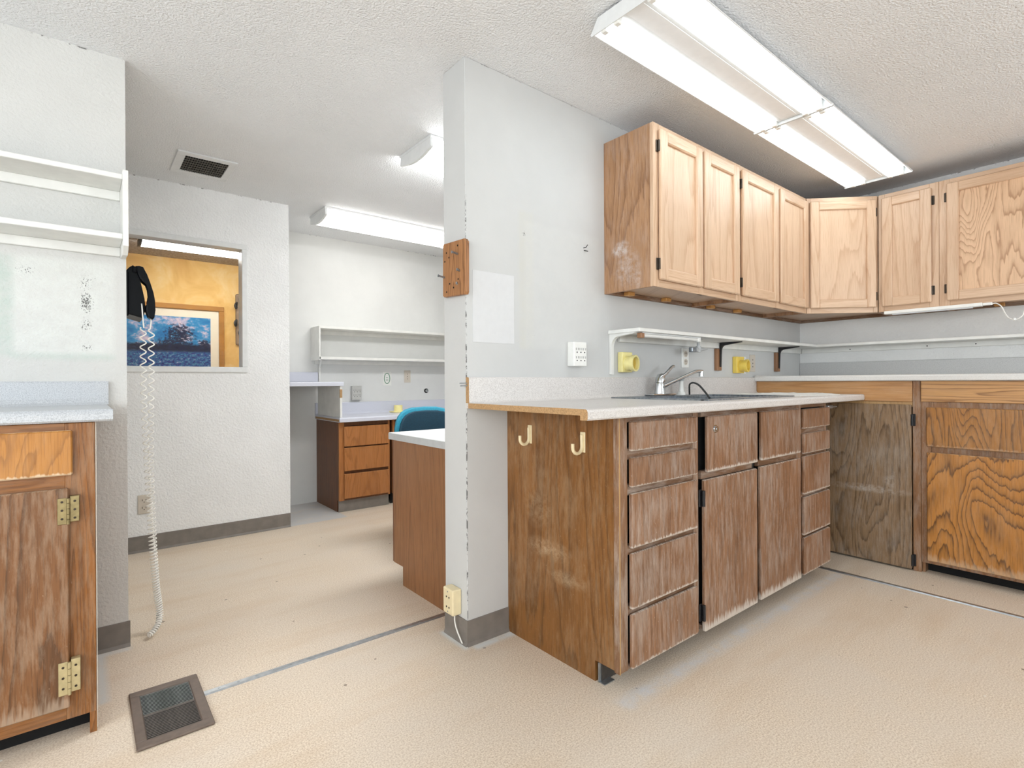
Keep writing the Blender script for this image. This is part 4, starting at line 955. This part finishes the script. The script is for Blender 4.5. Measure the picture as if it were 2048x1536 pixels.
build('pipe', G().ring((2.803, YB, 1.0), (0, -1, 0), .013, .007, .03, 14), M['greym'], t_, True)
fx0, fy0 = 2.375, 4.70
t_ = thing('plastic_fitting', 'pale yellow plastic fitting lying on the far low counter', 'fitting', (fx0, fy0, .798))
build('flange', G().box(fx0-.062, fx0+.062, fy0-.05, fy0+.05, .798, .812, .004), M['yellowl'], t_)
build('pipe', G().tube([(fx0+.01, fy0, .81), (fx0+.01, fy0, .868)], .042, 18), M['yellowl'], t_, True)

# desk behind the partition
t_ = thing('countertop', 'white desk top with grey edge behind the partition', 'countertop', (1.95, 2.35, .775))
build('slab', G().box(1.317, 2.75, Y1+.001, 2.712, .777, .814, .002), M['lam_w'], t_)
build('edge_band', G().box(1.3155, 1.317, Y1+.001, 2.712, .777, .812), M['greym'], t_)
t_ = thing('desk_cabinet', 'brown oak desk cabinet with toe notch behind the partition', 'cabinet', (1.9, 2.3, 0))
build('side_panel', G().poly([(Y1+.001, 0), (2.572, 0), (2.572, .100), (2.676, .100), (2.676, .777), (Y1+.001, .777)], 'x', 1.328, 1.346), M['desk'], t_)
build('edge_strip', G().box(1.329, 1.347, 2.676, 2.692, .10, .777, .002), M['far_s'], t_)
build('carcass', G().box(1.346, 2.7, Y1+.001, 2.66, .1, .777), M['desk'], t_)
build('toe_kick', G().box(1.346, 2.7, 2.56, 2.572, 0, .1), M['gap'], t_)

# teal office chair, facing the desk
cx, cyy = 1.86, 3.16
t_ = thing('office_chair', 'teal office chair between the desk and the far counter', 'chair', (cx, cyy, 0))
def shell(w, hgt, zc, y0, thick, curve, n=28, pw=3.2):
    bm = G(); rings = []
    for (yy, sc) in ((y0, .90), (y0+thick*.12, .97), (y0+thick*.4, 1.), (y0+thick*.8, .99), (y0+thick, .93)):
        r = []
        for k in range(n):
            a = 2*math.pi*k/n; c, s_ = math.cos(a), math.sin(a)
            x = w/2*sc*math.copysign(abs(c)**(2/pw), c); z = hgt/2*sc*math.copysign(abs(s_)**(2/pw), s_)
            r.append(bm.bm.verts.new((cx+x, yy-curve*(x/(w/2))**2, zc+z)))
        rings.append(r)
    for a, b in zip(rings, rings[1:]):
        for k in range(n): bm.bm.faces.new((a[k], a[(k+1) % n], b[(k+1) % n], b[k]))
    bm.bm.faces.new(rings[0]); bm.bm.faces.new(rings[-1][::-1]); return bm
build('backrest', shell(.50, .44, .70, cyy+.10, .05, .06), M['teal'], t_, True, 'bright teal rim and back shell')
build('back_cushion', shell(.462, .40, .695, cyy+.078, .035, .06), M['navy'], t_, True, 'dark teal fabric cushion')
build('seat', G().box(cx-.24, cx+.24, cyy-.30, cyy+.14, .43, .50, .03, 3), M['navy'], t_, True)
build('back_support', G().tube(sm([(cx, cyy+.02, .42), (cx, cyy+.14, .44), (cx, cyy+.17, .52), (cx, cyy+.16, .66)]), .02, 10), M['blackm'], t_, True)
build('gas_lift', G().cyl((cx, cyy-.08, .09), (cx, cyy-.08, .43), .025, 14), M['blackm'], t_, True)
for k in range(5):
    a = 2*math.pi*k/5+.3; ex, ey = cx+.27*math.cos(a), cyy-.08+.27*math.sin(a)
    lg = build('leg', G().tube([(cx, cyy-.08, .11), (ex, ey, .075)], [.022, .014], 8), M['blackm'], t_, True)
    build('caster', G().cyl((ex-.012*math.sin(a), ey+.012*math.cos(a), .028), (ex+.012*math.sin(a), ey-.012*math.cos(a), .028), .027, 14).cyl((ex, ey, .05), (ex, ey, .08), .006, 8), M['rubber'], lg, True)

# ------------------------------------------------------------------ room beyond the window
yy = 6.70
t_ = thing('picture', 'gold-framed blue landscape print on the yellow wall', 'picture', (.75, yy, 1.1))
px0, px1, pz0, pz1 = .10, 1.236, 1.02, 1.949
for (a, b, c, d) in ((px0, px1, pz1-.052, pz1), (px0, px1, pz0, pz0+.052)): build('frame_rail', G().box(a, b, yy-.03, yy-.001, c, d, .004), M['fgold'], t_)
for (a, b) in ((px0, px0+.052), (px1-.052, px1)): build('frame_stile', G().box(a, b, yy-.0295, yy-.001, pz0+.052, pz1-.052, .004), M['fgold'], t_)
build('mat_board', G().box(px0+.052, px1-.052, yy-.012, yy-.002, pz0+.052, pz1-.052), M['mat'], t_)
build('print', G().box(px0+.14, 1.102, yy-.0135, yy-.012, pz0+.14, 1.812), M['print'], t_)
t_ = thing('key_rack', 'tan board with dark hooks beside the picture', 'rack', (1.44, yy, 1.52))
build('board', G().box(1.356, 1.56, yy-.022, yy-.001, 1.525, 2.115, .02, 2), M['keyb'], t_)
for (x_, z_) in ((1.365, 1.98), (1.36, 1.78), (1.41, 2.06), (1.415, 1.89), (1.41, 1.77), (1.405, 1.67), (1.47, 1.95), (1.47, 1.80)):
    build('hook', G().tube(sm([(x_, yy-.02, z_+.03), (x_-.015, yy-.05, z_+.02), (x_-.025, yy-.06, z_-.01), (x_-.01, yy-.045, z_-.04)], 3), .009, 6).cyl((x_, yy-.022, z_-.03), (x_, yy-.03, z_+.04), .012, 8), M['blackm'], t_, True)
